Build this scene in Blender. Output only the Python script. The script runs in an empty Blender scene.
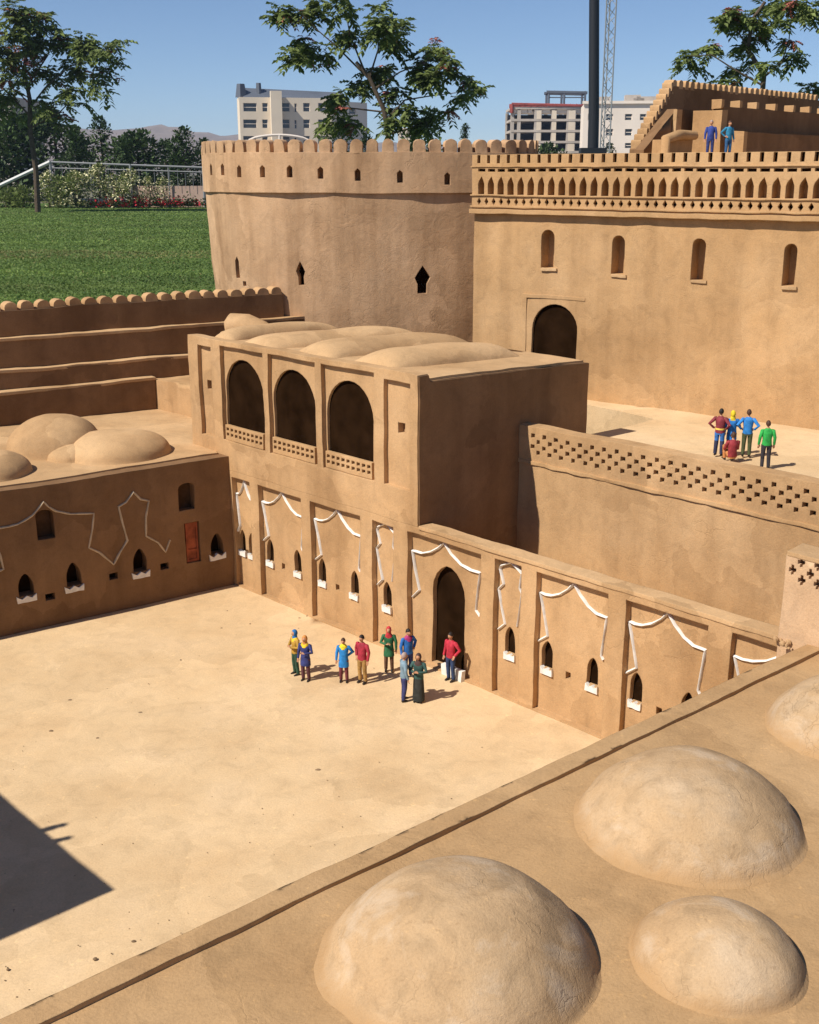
import bpy, bmesh, math, random
from mathutils import Vector, noise
from mathutils.geometry import delaunay_2d_cdt
rad = math.radians
random.seed(11)
scene = bpy.context.scene
COL = scene.collection
SUN_AZ, SUN_EL = 32.0, 48.0          # heading of the shadows on the ground plan, height of the sun
SDX, SDY = math.cos(rad(SUN_AZ)), math.sin(rad(SUN_AZ))

# ------------------------------------------------------------------ camera and survey of the photograph
FPX, HORIZON, EYE = 1150.0, 172.0, 1.5
PITCH = math.atan((512 - HORIZON) / FPX)
EYEP = Vector((0, 0, EYE))
FWD = Vector((0, math.cos(PITCH), -math.sin(PITCH)))
UPV = Vector((0, math.sin(PITCH), math.cos(PITCH)))
def ray(u, v):
    return FWD + Vector((1, 0, 0)) * ((u - 409.5) / FPX) + UPV * ((512 - v) / FPX)
def atz(u, v, z=0.0):
    d = ray(u, v); return EYEP + d * ((z - EYE) / d.z)
def aty(u, v, y):
    d = ray(u, v); return EYEP + d * (y / d.y)

cam_data = bpy.data.cameras.new('camera')
cam = bpy.data.objects.new('camera', cam_data); COL.objects.link(cam)
cam.location = EYEP
cam.rotation_euler = (math.pi / 2 - PITCH, 0, 0)
cam_data.sensor_fit = 'VERTICAL'; cam_data.sensor_height = 24.0
cam_data.lens = 24.0 * FPX / 1024.0
cam_data.clip_start = 0.02; cam_data.clip_end = 20000
scene.camera = cam

# ------------------------------------------------------------------ materials
def new_mat(name):
    m = bpy.data.materials.new(name); m.use_nodes = True
    nt = m.node_tree; b = nt.nodes['Principled BSDF']
    return m, nt, b
def N(nt, t, **kw):
    n = nt.nodes.new(t)
    for k, v in kw.items():
        if k in n.inputs: n.inputs[k].default_value = v
        else: setattr(n, k, v)
    return n
def L(nt, a, b): nt.links.new(a, b)
def ramp(nt, fac, stops):
    r = N(nt, 'ShaderNodeValToRGB'); e = r.color_ramp.elements
    while len(e) < len(stops): e.new(0.5)
    for i, (p, c) in enumerate(stops):
        e[i].position = p; e[i].color = (*c, 1) if len(c) == 3 else c
    L(nt, fac, r.inputs[0]); return r.outputs[0]
def mix(nt, fac, a, b, mode='MIX'):
    m = N(nt, 'ShaderNodeMix', data_type='RGBA', blend_type=mode)
    for sock, val in ((m.inputs[0], fac), (m.inputs[6], a), (m.inputs[7], b)):
        if isinstance(val, (int, float)): sock.default_value = val
        elif isinstance(val, tuple): sock.default_value = (*val, 1)
        else: L(nt, val, sock)
    return m.outputs[2]
def pos(nt):
    return N(nt, 'ShaderNodeNewGeometry').outputs['Position']
def noise_tex(nt, vec, scale, detail=4, rough=0.55, stretch=None, dist=0.0):
    if stretch:
        mp = N(nt, 'ShaderNodeMapping'); mp.inputs['Scale'].default_value = stretch
        L(nt, vec, mp.inputs['Vector']); vec = mp.outputs[0]
    n = N(nt, 'ShaderNodeTexNoise'); n.inputs['Scale'].default_value = scale
    n.inputs['Detail'].default_value = detail; n.inputs['Roughness'].default_value = rough
    n.inputs['Distortion'].default_value = dist
    L(nt, vec, n.inputs['Vector']); return n.outputs['Fac']
def clay(name, base, dark, light, bump=0.35, edge=0.004, crack=0.0, streak=0.0, patch=0.5, scale=1.0, fine=1.0, repair=0.6, worn=0.0):
    m, nt, b = new_mat(name); p = pos(nt)
    big = noise_tex(nt, p, 3.2 * scale, 5, 0.6)
    col = ramp(nt, big, [(0.3, dark), (0.52, base), (0.74, light)])
    mid = noise_tex(nt, p, 17 * scale, 6, 0.65, dist=0.6)
    col = mix(nt, patch, col, ramp(nt, mid, [(0.28, (0.70, 0.70, 0.70)), (0.5, (1, 1, 1)), (0.75, (1.16, 1.14, 1.10))]), 'MULTIPLY')
    fn = noise_tex(nt, p, 210 * scale, 3, 0.7)
    col = mix(nt, 0.5 * fine, col, ramp(nt, fn, [(0.25, (0.74, 0.72, 0.70)), (0.5, (1, 1, 1)), (0.78, (1.18, 1.17, 1.14))]), 'MULTIPLY')
    if repair:
        wv = N(nt, 'ShaderNodeVectorMath', operation='MULTIPLY_ADD'); nn = N(nt, 'ShaderNodeTexNoise'); nn.inputs['Scale'].default_value = 7 * scale; nn.inputs['Detail'].default_value = 5
        L(nt, p, nn.inputs['Vector']); L(nt, nn.outputs['Color'], wv.inputs[0]); wv.inputs[1].default_value = (0.22, 0.22, 0.22); L(nt, p, wv.inputs[2])
        vp = N(nt, 'ShaderNodeTexVoronoi', feature='F1'); vp.inputs['Scale'].default_value = 3.4 * scale; L(nt, wv.outputs[0], vp.inputs['Vector'])
        sx = N(nt, 'ShaderNodeSeparateColor'); L(nt, vp.outputs['Color'], sx.inputs[0])
        col = mix(nt, repair, col, ramp(nt, sx.outputs[0], [(0.1, (0.80, 0.77, 0.74)), (0.5, (1, 1, 1)), (0.9, (1.14, 1.14, 1.15))]), 'MULTIPLY')
        sw = noise_tex(nt, p, 70 * scale, 2, 0.5, stretch=(1.0, 1.0, 5.0))
        col = mix(nt, 0.6, col, ramp(nt, sw, [(0.66, (1, 1, 1)), (0.74, (1.25, 1.22, 1.12))]), 'MULTIPLY')
    if streak:
        st = noise_tex(nt, p, 9, 4, 0.6, stretch=(1.0, 1.0, 0.09))
        col = mix(nt, streak, col, ramp(nt, st, [(0.32, (0.72, 0.69, 0.66)), (0.55, (1, 1, 1)), (0.8, (1.14, 1.13, 1.12))]), 'MULTIPLY')
    h = N(nt, 'ShaderNodeMath', operation='MULTIPLY_ADD'); L(nt, mid, h.inputs[0]); h.inputs[1].default_value = 1.0; 
    f2 = N(nt, 'ShaderNodeMath', operation='MULTIPLY'); L(nt, fn, f2.inputs[0]); f2.inputs[1].default_value = 0.28
    L(nt, f2.outputs[0], h.inputs[2]); hh = h.outputs[0]
    if crack:
        vo = N(nt, 'ShaderNodeTexVoronoi', feature='DISTANCE_TO_EDGE'); vo.inputs['Scale'].default_value = 9 * scale
        wp = N(nt, 'ShaderNodeVectorMath', operation='MULTIPLY_ADD')
        nv = N(nt, 'ShaderNodeTexNoise'); nv.inputs['Scale'].default_value = 14 * scale; nv.inputs['Detail'].default_value = 4
        L(nt, p, nv.inputs['Vector']); L(nt, nv.outputs['Color'], wp.inputs[0]); wp.inputs[1].default_value = (0.16, 0.16, 0.16); L(nt, p, wp.inputs[2])
        L(nt, wp.outputs[0], vo.inputs['Vector'])
        ck = ramp(nt, vo.outputs['Distance'], [(0.0, (1, 1, 1)), (0.022, (0, 0, 0))])
        gate = ramp(nt, noise_tex(nt, p, 4.5 * scale, 3), [(0.5, (0, 0, 0)), (0.62, (1, 1, 1))])
        cg = mix(nt, 1.0, ck, gate, 'MULTIPLY')
        fm = N(nt, 'ShaderNodeMath', operation='MULTIPLY'); L(nt, cg, fm.inputs[0]); fm.inputs[1].default_value = crack
        col = mix(nt, fm.outputs[0], col, tuple(c * 0.45 for c in dark))
        sb = N(nt, 'ShaderNodeMath', operation='SUBTRACT'); L(nt, hh, sb.inputs[0]); L(nt, fm.outputs[0], sb.inputs[1]); hh = sb.outputs[0]
    if worn:
        pm = ramp(nt, noise_tex(nt, p, 9.5, 6, 0.62, dist=0.8), [(0.54, (0, 0, 0)), (0.66, (1, 1, 1))])
        sc_ = N(nt, 'ShaderNodeMath', operation='MULTIPLY'); L(nt, pm, sc_.inputs[0]); sc_.inputs[1].default_value = worn
        col = mix(nt, sc_.outputs[0], col, (0.60, 0.49, 0.37))
        pit = ramp(nt, noise_tex(nt, p, 55, 4, 0.7), [(0.30, (1, 1, 1)), (0.38, (0, 0, 0))])
        s2 = N(nt, 'ShaderNodeMath', operation='MULTIPLY'); L(nt, pit, s2.inputs[0]); s2.inputs[1].default_value = 0.4
        col = mix(nt, s2.outputs[0], col, (0.27, 0.165, 0.085))
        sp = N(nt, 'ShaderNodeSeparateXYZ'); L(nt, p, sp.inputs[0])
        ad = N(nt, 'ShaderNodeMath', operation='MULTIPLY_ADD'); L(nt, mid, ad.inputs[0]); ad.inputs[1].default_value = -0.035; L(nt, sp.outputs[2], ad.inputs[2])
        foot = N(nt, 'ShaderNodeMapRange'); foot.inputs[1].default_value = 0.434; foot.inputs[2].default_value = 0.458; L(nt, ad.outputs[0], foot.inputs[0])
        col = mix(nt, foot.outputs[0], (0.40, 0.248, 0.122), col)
    L(nt, col, b.inputs['Base Color']); b.inputs['Roughness'].default_value = 0.93
    b.inputs['Specular IOR Level'].default_value = 0.15
    bp = N(nt, 'ShaderNodeBump'); bp.inputs['Strength'].default_value = bump; bp.inputs['Distance'].default_value = 0.006
    L(nt, hh, bp.inputs['Height'])
    if edge:
        bv = N(nt, 'ShaderNodeBevel'); bv.samples = 4; bv.inputs['Radius'].default_value = edge
        L(nt, bv.outputs[0], bp.inputs['Normal'])
    L(nt, bp.outputs[0], b.inputs['Normal'])
    return m
def plain(name, c, rough=0.7, spec=0.3, var=0.12, scale=60, metal=0.0):
    m, nt, b = new_mat(name)
    n = noise_tex(nt, pos(nt), scale, 4)
    col = ramp(nt, n, [(0.3, tuple(x * (1 - var) for x in c)), (0.7, tuple(min(1, x * (1 + var)) for x in c))])
    L(nt, col, b.inputs['Base Color']); b.inputs['Roughness'].default_value = rough
    b.inputs['Specular IOR Level'].default_value = spec; b.inputs['Metallic'].default_value = metal
    return m
M = {}
M['wall'] = clay('mud_plaster', (0.478, 0.300, 0.153), (0.41, 0.248, 0.120), (0.53, 0.346, 0.188), streak=0.55, bump=0.4, crack=0.22, repair=0.45)
M['wall2'] = clay('citadel_plaster', (0.492, 0.306, 0.152), (0.425, 0.255, 0.120), (0.545, 0.354, 0.190), streak=0.55, bump=0.4, crack=0.2, repair=0.3)
M['tower'] = clay('tower_plaster', (0.53, 0.342, 0.200), (0.455, 0.283, 0.160), (0.585, 0.392, 0.242), streak=1.0, bump=0.5, crack=0.25)
M['brown'] = clay('shade_dark_plaster', (0.238, 0.138, 0.070), (0.195, 0.110, 0.055), (0.275, 0.164, 0.086), streak=0.6, bump=0.4)  # darker copy of the mud plaster; shade painted into walls facing off the sun
M['roof'] = clay('roof_plaster', (0.42, 0.268, 0.135), (0.355, 0.218, 0.106), (0.47, 0.308, 0.163), repair=0.4, crack=0.12, bump=0.5, patch=0.5)
M['dome'] = clay('dome_plaster', (0.45, 0.305, 0.172), (0.385, 0.245, 0.128), (0.53, 0.40, 0.268), crack=0.25, bump=0.5, edge=0, patch=0.7, scale=1.3, worn=0.38, repair=0.4)
M['sandroof'] = clay('sand_roof', (0.50, 0.325, 0.172), (0.43, 0.268, 0.135), (0.55, 0.37, 0.205), bump=0.4)
M['floor'] = clay('sand_floor', (0.615, 0.446, 0.262), (0.555, 0.388, 0.218), (0.66, 0.488, 0.302), bump=0.3, edge=0, patch=0.42, repair=0.28)
M['white'] = plain('white_plaster', (0.74, 0.71, 0.66), 0.85, 0.2, 0.16, 45)
M['cream'] = plain('aged_white_plaster', (0.50, 0.40, 0.28), 0.85, 0.2, 0.2)
M['dark'] = plain('opening_dark_paint', (0.019, 0.0095, 0.0045), 1.0, 0.0, 0.4, 14)  # near-black colour paints the unlit depth behind shallow openings and holes
M['pale'] = clay('lit_pale_plaster', (0.57, 0.385, 0.235), (0.50, 0.325, 0.19), (0.62, 0.43, 0.275), bump=0.4, repair=0.3)  # paler copy paints the end block's sunlit difference from the wall behind
M['nicheshade'] = plain('niche_shade_plaster', (0.085, 0.046, 0.024), 1.0, 0.0, 0.3, 25)  # recess shade painted on the backs of the two upper niches
M['reddoor'] = plain('red_paint', (0.27, 0.07, 0.03), 0.7, 0.2, 0.45, 30)
M['stone'] = plain('pebble', (0.22, 0.15, 0.09), 0.9, 0.1, 0.3)

# ------------------------------------------------------------------ mesh building
def wob(p, amp=0.0035, fr=7.0):
    if amp <= 0: return p
    q = Vector(p)
    return q + noise.noise_vector(q * fr) * amp + noise.noise_vector(q * fr * 4.3 + Vector((7, 3, 1))) * amp * 0.35
class MB:
    def __init__(self): self.v = []; self.f = []; self.m = []
    def add(self, vs, fs, mi=0):
        o = len(self.v); self.v += [tuple(p) for p in vs]
        for f in fs: self.f.append(tuple(i + o for i in f)); self.m.append(mi)
    def build(self, name, mats, parent=None, wobble=0.0, fr=7.0, merge=True, smooth=True, angle=38):
        me = bpy.data.meshes.new(name)
        vs = [wob(p, wobble, fr) for p in self.v] if wobble else self.v
        if parent is not None:
            o = Vector(parent.matrix_world.translation) if parent.type != 'EMPTY' or True else Vector()
            o = world_loc(parent); vs = [(p[0] - o.x, p[1] - o.y, p[2] - o.z) for p in vs]
        me.from_pydata([tuple(p) for p in vs], [], self.f)
        for m in (mats if isinstance(mats, (list, tuple)) else [mats]): me.materials.append(m)
        me.polygons.foreach_set('material_index', self.m)
        if merge:
            bm = bmesh.new(); bm.from_mesh(me)
            bmesh.ops.remove_doubles(bm, verts=bm.verts, dist=2e-5)
            bmesh.ops.recalc_face_normals(bm, faces=bm.faces)
            bm.to_mesh(me); bm.free()
        if smooth:
            me.polygons.foreach_set('use_smooth', [True] * len(me.polygons))
            me.set_sharp_from_angle(angle=rad(angle))
        ob = bpy.data.objects.new(name, me); COL.objects.link(ob)
        if parent is not None: ob.parent = parent
        return ob
def world_loc(o):
    l = Vector((0, 0, 0))
    while o is not None: l += o.location; o = o.parent
    return l
def tag(o, label=None, cat=None, group=None, kind=None):
    if label: o['label'] = label
    if cat: o['category'] = cat
    if group: o['group'] = group
    if kind: o['kind'] = kind
    return o
def thing(name, loc, label, cat, group=None):
    o = bpy.data.objects.new(name, None); COL.objects.link(o)
    o.location = loc; o.empty_display_size = 0.05
    return tag(o, label, cat, group)

def subdiv(poly, res, closed=True):
    out = []; n = len(poly)
    for i in range(n if closed else n - 1):
        a, b = poly[i], poly[(i + 1) % n]
        k = max(1, int(math.ceil(math.dist(a, b) / res - 1e-6)))
        for j in range(k): out.append((a[0] + (b[0] - a[0]) * j / k, a[1] + (b[1] - a[1]) * j / k))
    if not closed: out.append(tuple(poly[-1]))
    return out
def inside(p, poly):
    c = False; j = len(poly) - 1
    for i in range(len(poly)):
        if (poly[i][1] > p[1]) != (poly[j][1] > p[1]) and p[0] < (poly[j][0] - poly[i][0]) * (p[1] - poly[i][1]) / (poly[j][1] - poly[i][1]) + poly[i][0]: c = not c
        j = i
    return c
def fill(outer, holes, res):
    """triangles of a flat outline with holes; outlines come already subdivided"""
    pts = []; edges = []
    for ring in [outer] + holes:
        o = len(pts); pts += [Vector(p) for p in ring]
        edges += [(o + i, o + (i + 1) % len(ring)) for i in range(len(ring))]
    xs = [p[0] for p in outer]; ys = [p[1] for p in outer]
    grid = {}
    for p in pts: grid.setdefault((int(p[0] / res * 1.0), int(p[1] / res)), []).append(p)
    y = min(ys) + res / 2
    while y < max(ys):
        x = min(xs) + res / 2
        while x < max(xs):
            q = (x + random.uniform(-.2, .2) * res, y + random.uniform(-.2, .2) * res); x += res
            if not inside(q, outer) or any(inside(q, h) for h in holes): continue
            ci, cj = int(q[0] / res), int(q[1] / res)
            if any(math.dist(q, p) < res * 0.45 for a in (-1, 0, 1) for b in (-1, 0, 1) for p in grid.get((ci + a, cj + b), ())): continue
            pts.append(Vector(q))
        y += res
    r = delaunay_2d_cdt(pts, edges, [], 0, 1e-6)
    vs = [tuple(v) for v in r[0]]; fs = []
    for f in r[2]:
        c = (sum(vs[i][0] for i in f) / len(f), sum(vs[i][1] for i in f) / len(f))
        if inside(c, outer) and not any(inside(c, h) for h in holes): fs.append(tuple(f))
    return vs, fs

class Frame:
    """a vertical wall plane: s along the wall, z up, d into the wall"""
    def __init__(self, o, e, n): self.o = Vector((o[0], o[1], 0)); self.e = Vector((e[0], e[1], 0)).normalized(); self.n = Vector((n[0], n[1], 0)).normalized()
    def P(self, s, z, d=0.0): return self.o + self.e * s + self.n * d + Vector((0, 0, z))
    def px(self, u, v, d=0.0):
        r = ray(u, v); q = self.o + self.n * d
        t = (q - EYEP).dot(self.n) / r.dot(self.n); p = EYEP + r * t
        return ((p - self.o).dot(self.e), p.z)
class Cyl:
    """a round wall: s is arc length on the mean radius, d into the wall"""
    def __init__(self, c, r, r_of_z=None): self.c = Vector((c[0], c[1], 0)); self.r = r; self.rz = r_of_z or (lambda z: r)
    def P(self, s, z, d=0.0):
        a = s / self.r; R = self.rz(z) - d
        return self.c + Vector((math.cos(a) * R, math.sin(a) * R, z))
    def px(self, u, v):
        r = ray(u, v); k = Vector((r.x, r.y)); o = Vector((EYEP.x - self.c.x, EYEP.y - self.c.y)); R = self.r
        A = k.dot(k); B = 2 * o.dot(k); C = o.dot(o) - R * R; D = B * B - 4 * A * C
        t = (-B - math.sqrt(max(D, 0))) / (2 * A); p = EYEP + r * t
        return (math.atan2(p.y - self.c.y, p.x - self.c.x) * R, p.z)
def hole(poly, depth, holes=(), back=0, open_back=False): return dict(poly=poly, depth=depth, holes=list(holes), back=back, open=open_back)
def region(mb, fr, poly, holes, d, res, mi=0):
    hs = [subdiv(h['poly'], res) for h in holes]
    vs, fs = fill(poly, hs, res)
    mb.add([fr.P(s, z, d) for s, z in vs], fs, mi)
    for h, ring in zip(holes, hs):
        n = len(ring); k = max(1, int(h['depth'] / res + 0.5)); rows = []
        for j in range(k + 1): rows += [fr.P(s, z, d + h['depth'] * j / k) for s, z in ring]
        mb.add(rows, [(j * n + i, j * n + (i + 1) % n, (j + 1) * n + (i + 1) % n, (j + 1) * n + i) for j in range(k) for i in range(n)], 0)
        if not h['open']: region(mb, fr, ring, h['holes'], d + h['depth'], res, h['back'])
def wall(mb, fr, outline, thick, holes=(), res=0.035, d0=0.0, mi=0):
    ring = subdiv(outline, res)
    region(mb, fr, ring, list(holes), d0, res, mi)
    n = len(ring); k = max(1, int(thick / res + 0.5)); rows = []
    for j in range(k + 1): rows += [fr.P(s, z, d0 + thick * j / k) for s, z in ring]
    mb.add(rows, [(j * n + i, j * n + (i + 1) % n, (j + 1) * n + (i + 1) % n, (j + 1) * n + i) for j in range(k) for i in range(n)], mi)
    vs, fs = fill(ring, [], res * 1.6)
    mb.add([fr.P(s, z, d0 + thick) for s, z in vs], [f[::-1] for f in fs], mi)
def rect(a, b, c, d): return [(a, c), (b, c), (b, d), (a, d)]
def arch(s, z0, z1, w, pointed=0.0, n=9, spring=None):
    """arched opening: centre s, sill z0, crown z1, width w"""
    h = spring if spring is not None else min(w / 2 * (1 + pointed), (z1 - z0) * 0.6); zs = z1 - h
    p = [(s - w / 2, z0), (s + w / 2, z0)]
    for i in range(n + 1):
        t = math.pi * i / n; c, q = math.cos(t), math.sin(t)
        if pointed: q = q * (1 - pointed * 0.35 * (1 - abs(q))) * 1.0; c = math.copysign(abs(c) ** (1 + pointed * 0.25), c)
        p.append((s + w / 2 * c, zs + h * q))
    return p
def prism(mb, poly, z0, z1, res=0.05, mi=0, bottom=False):
    """block over a plan outline; z1 may be a function of (x, y)"""
    zf = z1 if callable(z1) else (lambda x, y: z1)
    ring = subdiv(poly, res); vs, fs = fill(ring, [], res)
    mb.add([(x, y, zf(x, y)) for x, y in vs], fs, mi)
    n = len(ring); hmax = max(zf(x, y) for x, y in ring) - z0; k = max(1, int(hmax / res + 0.5)); rows = []
    for j in range(k + 1): rows += [(x, y, z0 + (zf(x, y) - z0) * j / k) for x, y in ring]
    mb.add(rows, [(j * n + i, j * n + (i + 1) % n, (j + 1) * n + (i + 1) % n, (j + 1) * n + i) for j in range(k) for i in range(n)], mi)
    if bottom: mb.add([(x, y, z0) for x, y in vs], [f[::-1] for f in fs], mi)
def tube(mb, pts, rads, seg=8, mi=0, cap=True, flat=1.0):
    pts = [Vector(p) for p in pts]; rows = []; ref = None
    if not isinstance(rads, (list, tuple)): rads = [rads] * len(pts)
    for i, p in enumerate(pts):
        t = (pts[min(i + 1, len(pts) - 1)] - pts[max(i - 1, 0)]).normalized()
        if ref is None: ref = Vector((1, 0, 0)) if abs(t.x) < 0.9 else Vector((0, 1, 0))
        a = (ref - t * ref.dot(t)).normalized(); b = t.cross(a); ref = a
        rows += [p + (a * math.cos(2 * math.pi * k / seg) + b * math.sin(2 * math.pi * k / seg) * flat) * rads[i] for k in range(seg)]
    fs = [(i * seg + k, i * seg + (k + 1) % seg, (i + 1) * seg + (k + 1) % seg, (i + 1) * seg + k) for i in range(len(pts) - 1) for k in range(seg)]
    if cap: fs += [tuple(range(seg))[::-1], tuple(range((len(pts) - 1) * seg, len(pts) * seg))]
    mb.add(rows, fs, mi)
def box(mb, c, ex, ey, ez, mi=0):
    c = Vector(c); ex, ey, ez = Vector(ex), Vector(ey), Vector(ez)
    vs = [c + ex * a + ey * b + ez * g for g in (-1, 1) for b in (-1, 1) for a in (-1, 1)]
    mb.add(vs, [(0, 2, 3, 1), (4, 5, 7, 6), (0, 1, 5, 4), (2, 6, 7, 3), (0, 4, 6, 2), (1, 3, 7, 5)], mi)
def wbox(mb, fr, s0, s1, z0, z1, d0, d1, mi=0):
    box(mb, fr.P((s0 + s1) / 2, (z0 + z1) / 2, (d0 + d1) / 2), fr.e * ((s1 - s0) / 2), fr.n * ((d1 - d0) / 2), (0, 0, (z1 - z0) / 2), mi)
def ridge(mb, fr, line, w, h, d0, closed=False):
    """a raised half-round moulding laid along a line on a wall"""
    pts = subdiv(line, 0.012, closed=False); prof = [(-.5, 0), (-.36, .7), (0, 1), (.36, .7), (.5, 0)]; rows = []
    for i, p in enumerate(pts):
        a, b = pts[max(i - 1, 0)], pts[min(i + 1, len(pts) - 1)]; l = math.dist(a, b) or 1
        nx, nz = -(b[1] - a[1]) / l, (b[0] - a[0]) / l
        jit = 1 + 0.45 * noise.noise(Vector((p[0] * 34, p[1] * 34, 3)))
        rows += [fr.P(p[0] + nx * q * w * jit, p[1] + nz * q * w * jit, d0 - r * h) for q, r in prof]
    k = 5
    fs = [(i * k + j, i * k + j + 1, (i + 1) * k + j + 1, (i + 1) * k + j) for i in range(len(pts) - 1) for j in range(k - 1)]
    fs += [tuple(range(k)), tuple(range((len(pts) - 1) * k, len(pts) * k))]
    mb.add(rows, fs)
def lathe(mb, c, prof, seg=64, ell=(1, 1), rough=0.0):
    rows = []; n = len(prof)
    for r, z in prof:
        for k in range(seg):
            a = 2 * math.pi * k / seg; p = Vector((math.cos(a) * r * ell[0], math.sin(a) * r * ell[1], z)); q = p + Vector(c)
            if rough: q = q + noise.noise_vector(q * 6) * rough + noise.noise_vector(q * 19) * rough * 0.4
            rows.append(q)
    fs = [(i * seg + k, i * seg + (k + 1) % seg, (i + 1) * seg + (k + 1) % seg, (i + 1) * seg + k) for i in range(n - 1) for k in range(seg)]
    fs.append(tuple(range((n - 1) * seg, n * seg)))
    mb.add(rows, fs)
def dome_profile(r, h, foot=0.03):
    p = [(r + foot * .75, -0.03), (r + foot * .5, -0.012), (r + foot * .24, -0.001)]
    for i in range(17):
        t = i / 16 * math.pi / 2 * 0.985; p.append((r * math.cos(t) ** 0.92 + (foot * 0.08 if i == 0 else 0), 0.006 + h * math.sin(t) ** 0.95 * (1 - 0.006 / max(h, .01))))
    return p

def low_dome(r, h):
    p = [(r * 1.17, -.012), (r * 1.11, -.002), (r * 1.07, .001), (r * 1.045, .004), (r * 1.035, .0075), (r * 1.01, .0125)]
    for i in range(1, 19):
        x = 1 - i / 18 * .985; p.append((r * x, (h + .012) * (1 - x ** 2.6) ** .80 + .016 * x ** 8))
    return p
# ================================================================== SETTING
GROUND = -0.06
B0 = atz(235, 585); B1 = atz(590, 735)
be = (B1 - B0).normalized(); bn = Vector((-be.y, be.x, 0))        # bn points away from the court
FB = Frame(B0, be, bn)
A0 = atz(0, 637); ae = (B0 - A0).normalized(); an = Vector((-ae.y, ae.x, 0))
FA = Frame(A0, ae, an)
WT = 0.45                                                           # top of the courtyard wall
sPL, _ = FB.px(187, 335); sPR, _ = FB.px(418, 375); sE, _ = FB.px(785, 637)
PT = 0.922

def grid_sheet(name, poly, z, res, mat, amp, kind='structure'):
    mb = MB(); ring = subdiv(poly, res); vs, fs = fill(ring, [], res)
    mb.add([(x, y, z) for x, y in vs], fs)
    return tag(mb.build(name, mat, wobble=amp, fr=3.0), kind=kind)
# courtyard
mb = MB()
court = [(-2.9, 0.75), (-2.9, 3.0), (FA.P(-1.6, 0, .03).x, FA.P(-1.6, 0, .03).y), (FB.P(0, 0, 0.05).x - .02, FB.P(0, 0, .05).y), (FB.P(2.6, 0, .05).x, FB.P(2.6, 0, .05).y), (1.6, 1.6), (0.2, 0.3)]
prism(mb, court, GROUND, 0.0, 0.07)
tag(mb.build('courtyard_ground', M['floor'], wobble=0.004, fr=2.5), kind='structure')

# ================================================================== COURTYARD WALL (lit facade)
wb = thing('courtyard_wall', FB.P(0, 0, 0), 'long sunlit mud wall with pilasters and white scalloped outlines along the courtyard', 'wall')
def bpix(x, y, ox, oy, k): return FB.px(ox + x / k, oy + y / k)
c6 = lambda x, y: bpix(x, y, 200, 400, 4.095)
c5 = lambda x, y: bpix(x, y, 360, 480, 2.925)
c8 = lambda x, y: bpix(x, y, 520, 560, 3.033)
bays = [(0.012, c6(203, 330)[0], 'wide'), (c6(242, 500)[0], c6(416, 480)[0], 'wide'), (c6(456, 600)[0], c6(655, 560)[0], 'wide'),
        (c6(705, 600)[0], c6(792, 600)[0], 'narrow'), (c5(138, 250)[0], c5(352, 330)[0], 'door'), (c5(391, 350)[0], c5(470, 350)[0], 'narrow'),
        (c5(513, 400)[0], c5(722, 420)[0], 'wide'), (c8(315, 250)[0], c8(565, 280)[0], 'wide'), (c8(640, 260)[0], c8(640, 260)[0] + 0.30, 'wide')]
RT = FB.px(406, 531)[1]                                             # top edge of the recessed bays
print('bays', [(round(a, 3), round(b, 3), t) for a, b, t in bays], 'RT', RT)
rowsN = dict(z0=FB.px(594.2, 690)[1], z1=FB.px(594.2, 663)[1])
NZ0, NZ1 = 0.136, 0.223
print('niche', rowsN, FB.px(298.4, 574), FB.px(298.4, 553), FB.px(386, 609), FB.px(386, 586))
RD = 0.020
ext = sE + 0.02
holes = []; sills = []; outlines = []
w7 = [c8(*p) for p in [(45, 250), (72, 235), (62, 170), (50, 102), (66, 110), (85, 113), (110, 108), (135, 93), (152, 75), (170, 110), (195, 145), (220, 168), (252, 180), (243, 240), (235, 295), (241, 308)]]
s7a, s7b = bays[6][0], bays[6][1]
w7 = [((s - s7a) / (s7b - s7a), z) for s, z in w7]
n6 = [c5(*p) for p in [(394, 440), (413, 425), (404, 380), (395, 322), (409, 308), (398, 262), (402, 254), (415, 250), (430, 245), (445, 258), (462, 278), (456, 320), (463, 337), (456, 385), (449, 432)]]
s6a, s6b = bays[5][0], bays[5][1]
n6 = [((s - s6a) / (s6b - s6a), z) for s, z in n6]
d5 = [c5(*p) for p in [(143, 345), (163, 325), (150, 265), (142, 210), (170, 218), (195, 214), (218, 202), (235, 187), (255, 220), (285, 252), (312, 268), (340, 276), (333, 330), (328, 385), (340, 403)]]
for i, (a, b, kind) in enumerate(bays):
    w = b - a; sub = []
    if kind == 'wide':
        cs = (a + w * 0.135, a + w * 0.79) if i else (a + w * 0.02 + .02, a + w * 0.74)
        for k, c in enumerate(cs):
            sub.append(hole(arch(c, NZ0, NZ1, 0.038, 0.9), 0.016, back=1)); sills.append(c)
        c = a + w * 0.44; sub.append(hole(rect(c - .009, c + .009, NZ0 - .008, NZ0 + .014), 0.03, back=1))
        outlines.append([(a + t * w, z) for t, z in w7])
    elif kind == 'narrow':
        c = a + w * 0.5; sub.append(hole(arch(c, NZ0, NZ1, 0.038, 0.9), 0.016, back=1)); sills.append(c)
        outlines.append([(a + t * w, z) for t, z in n6])
    else:
        sl, sr = c5(199, 400)[0], c5(294, 400)[0]; zt = c5(245, 258)[1]
        sub.append(hole(arch((sl + sr) / 2, 0.012, zt, sr - sl, 0.3), 0.018, back=1)); DOOR = (sl, sr, zt)
        outlines.append(d5)
    holes.append(hole(rect(a, b, 0.006 if i else 0.006, RT), RD, sub))
mb = MB()
wall(mb, FB, [(-0.06, -0.05), (ext, -0.05), (ext, WT), (-0.06, WT)], 0.05, holes, res=0.03)
mb.build('wall', [M['wall'], M['dark']], wb, wobble=0.0035)
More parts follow.
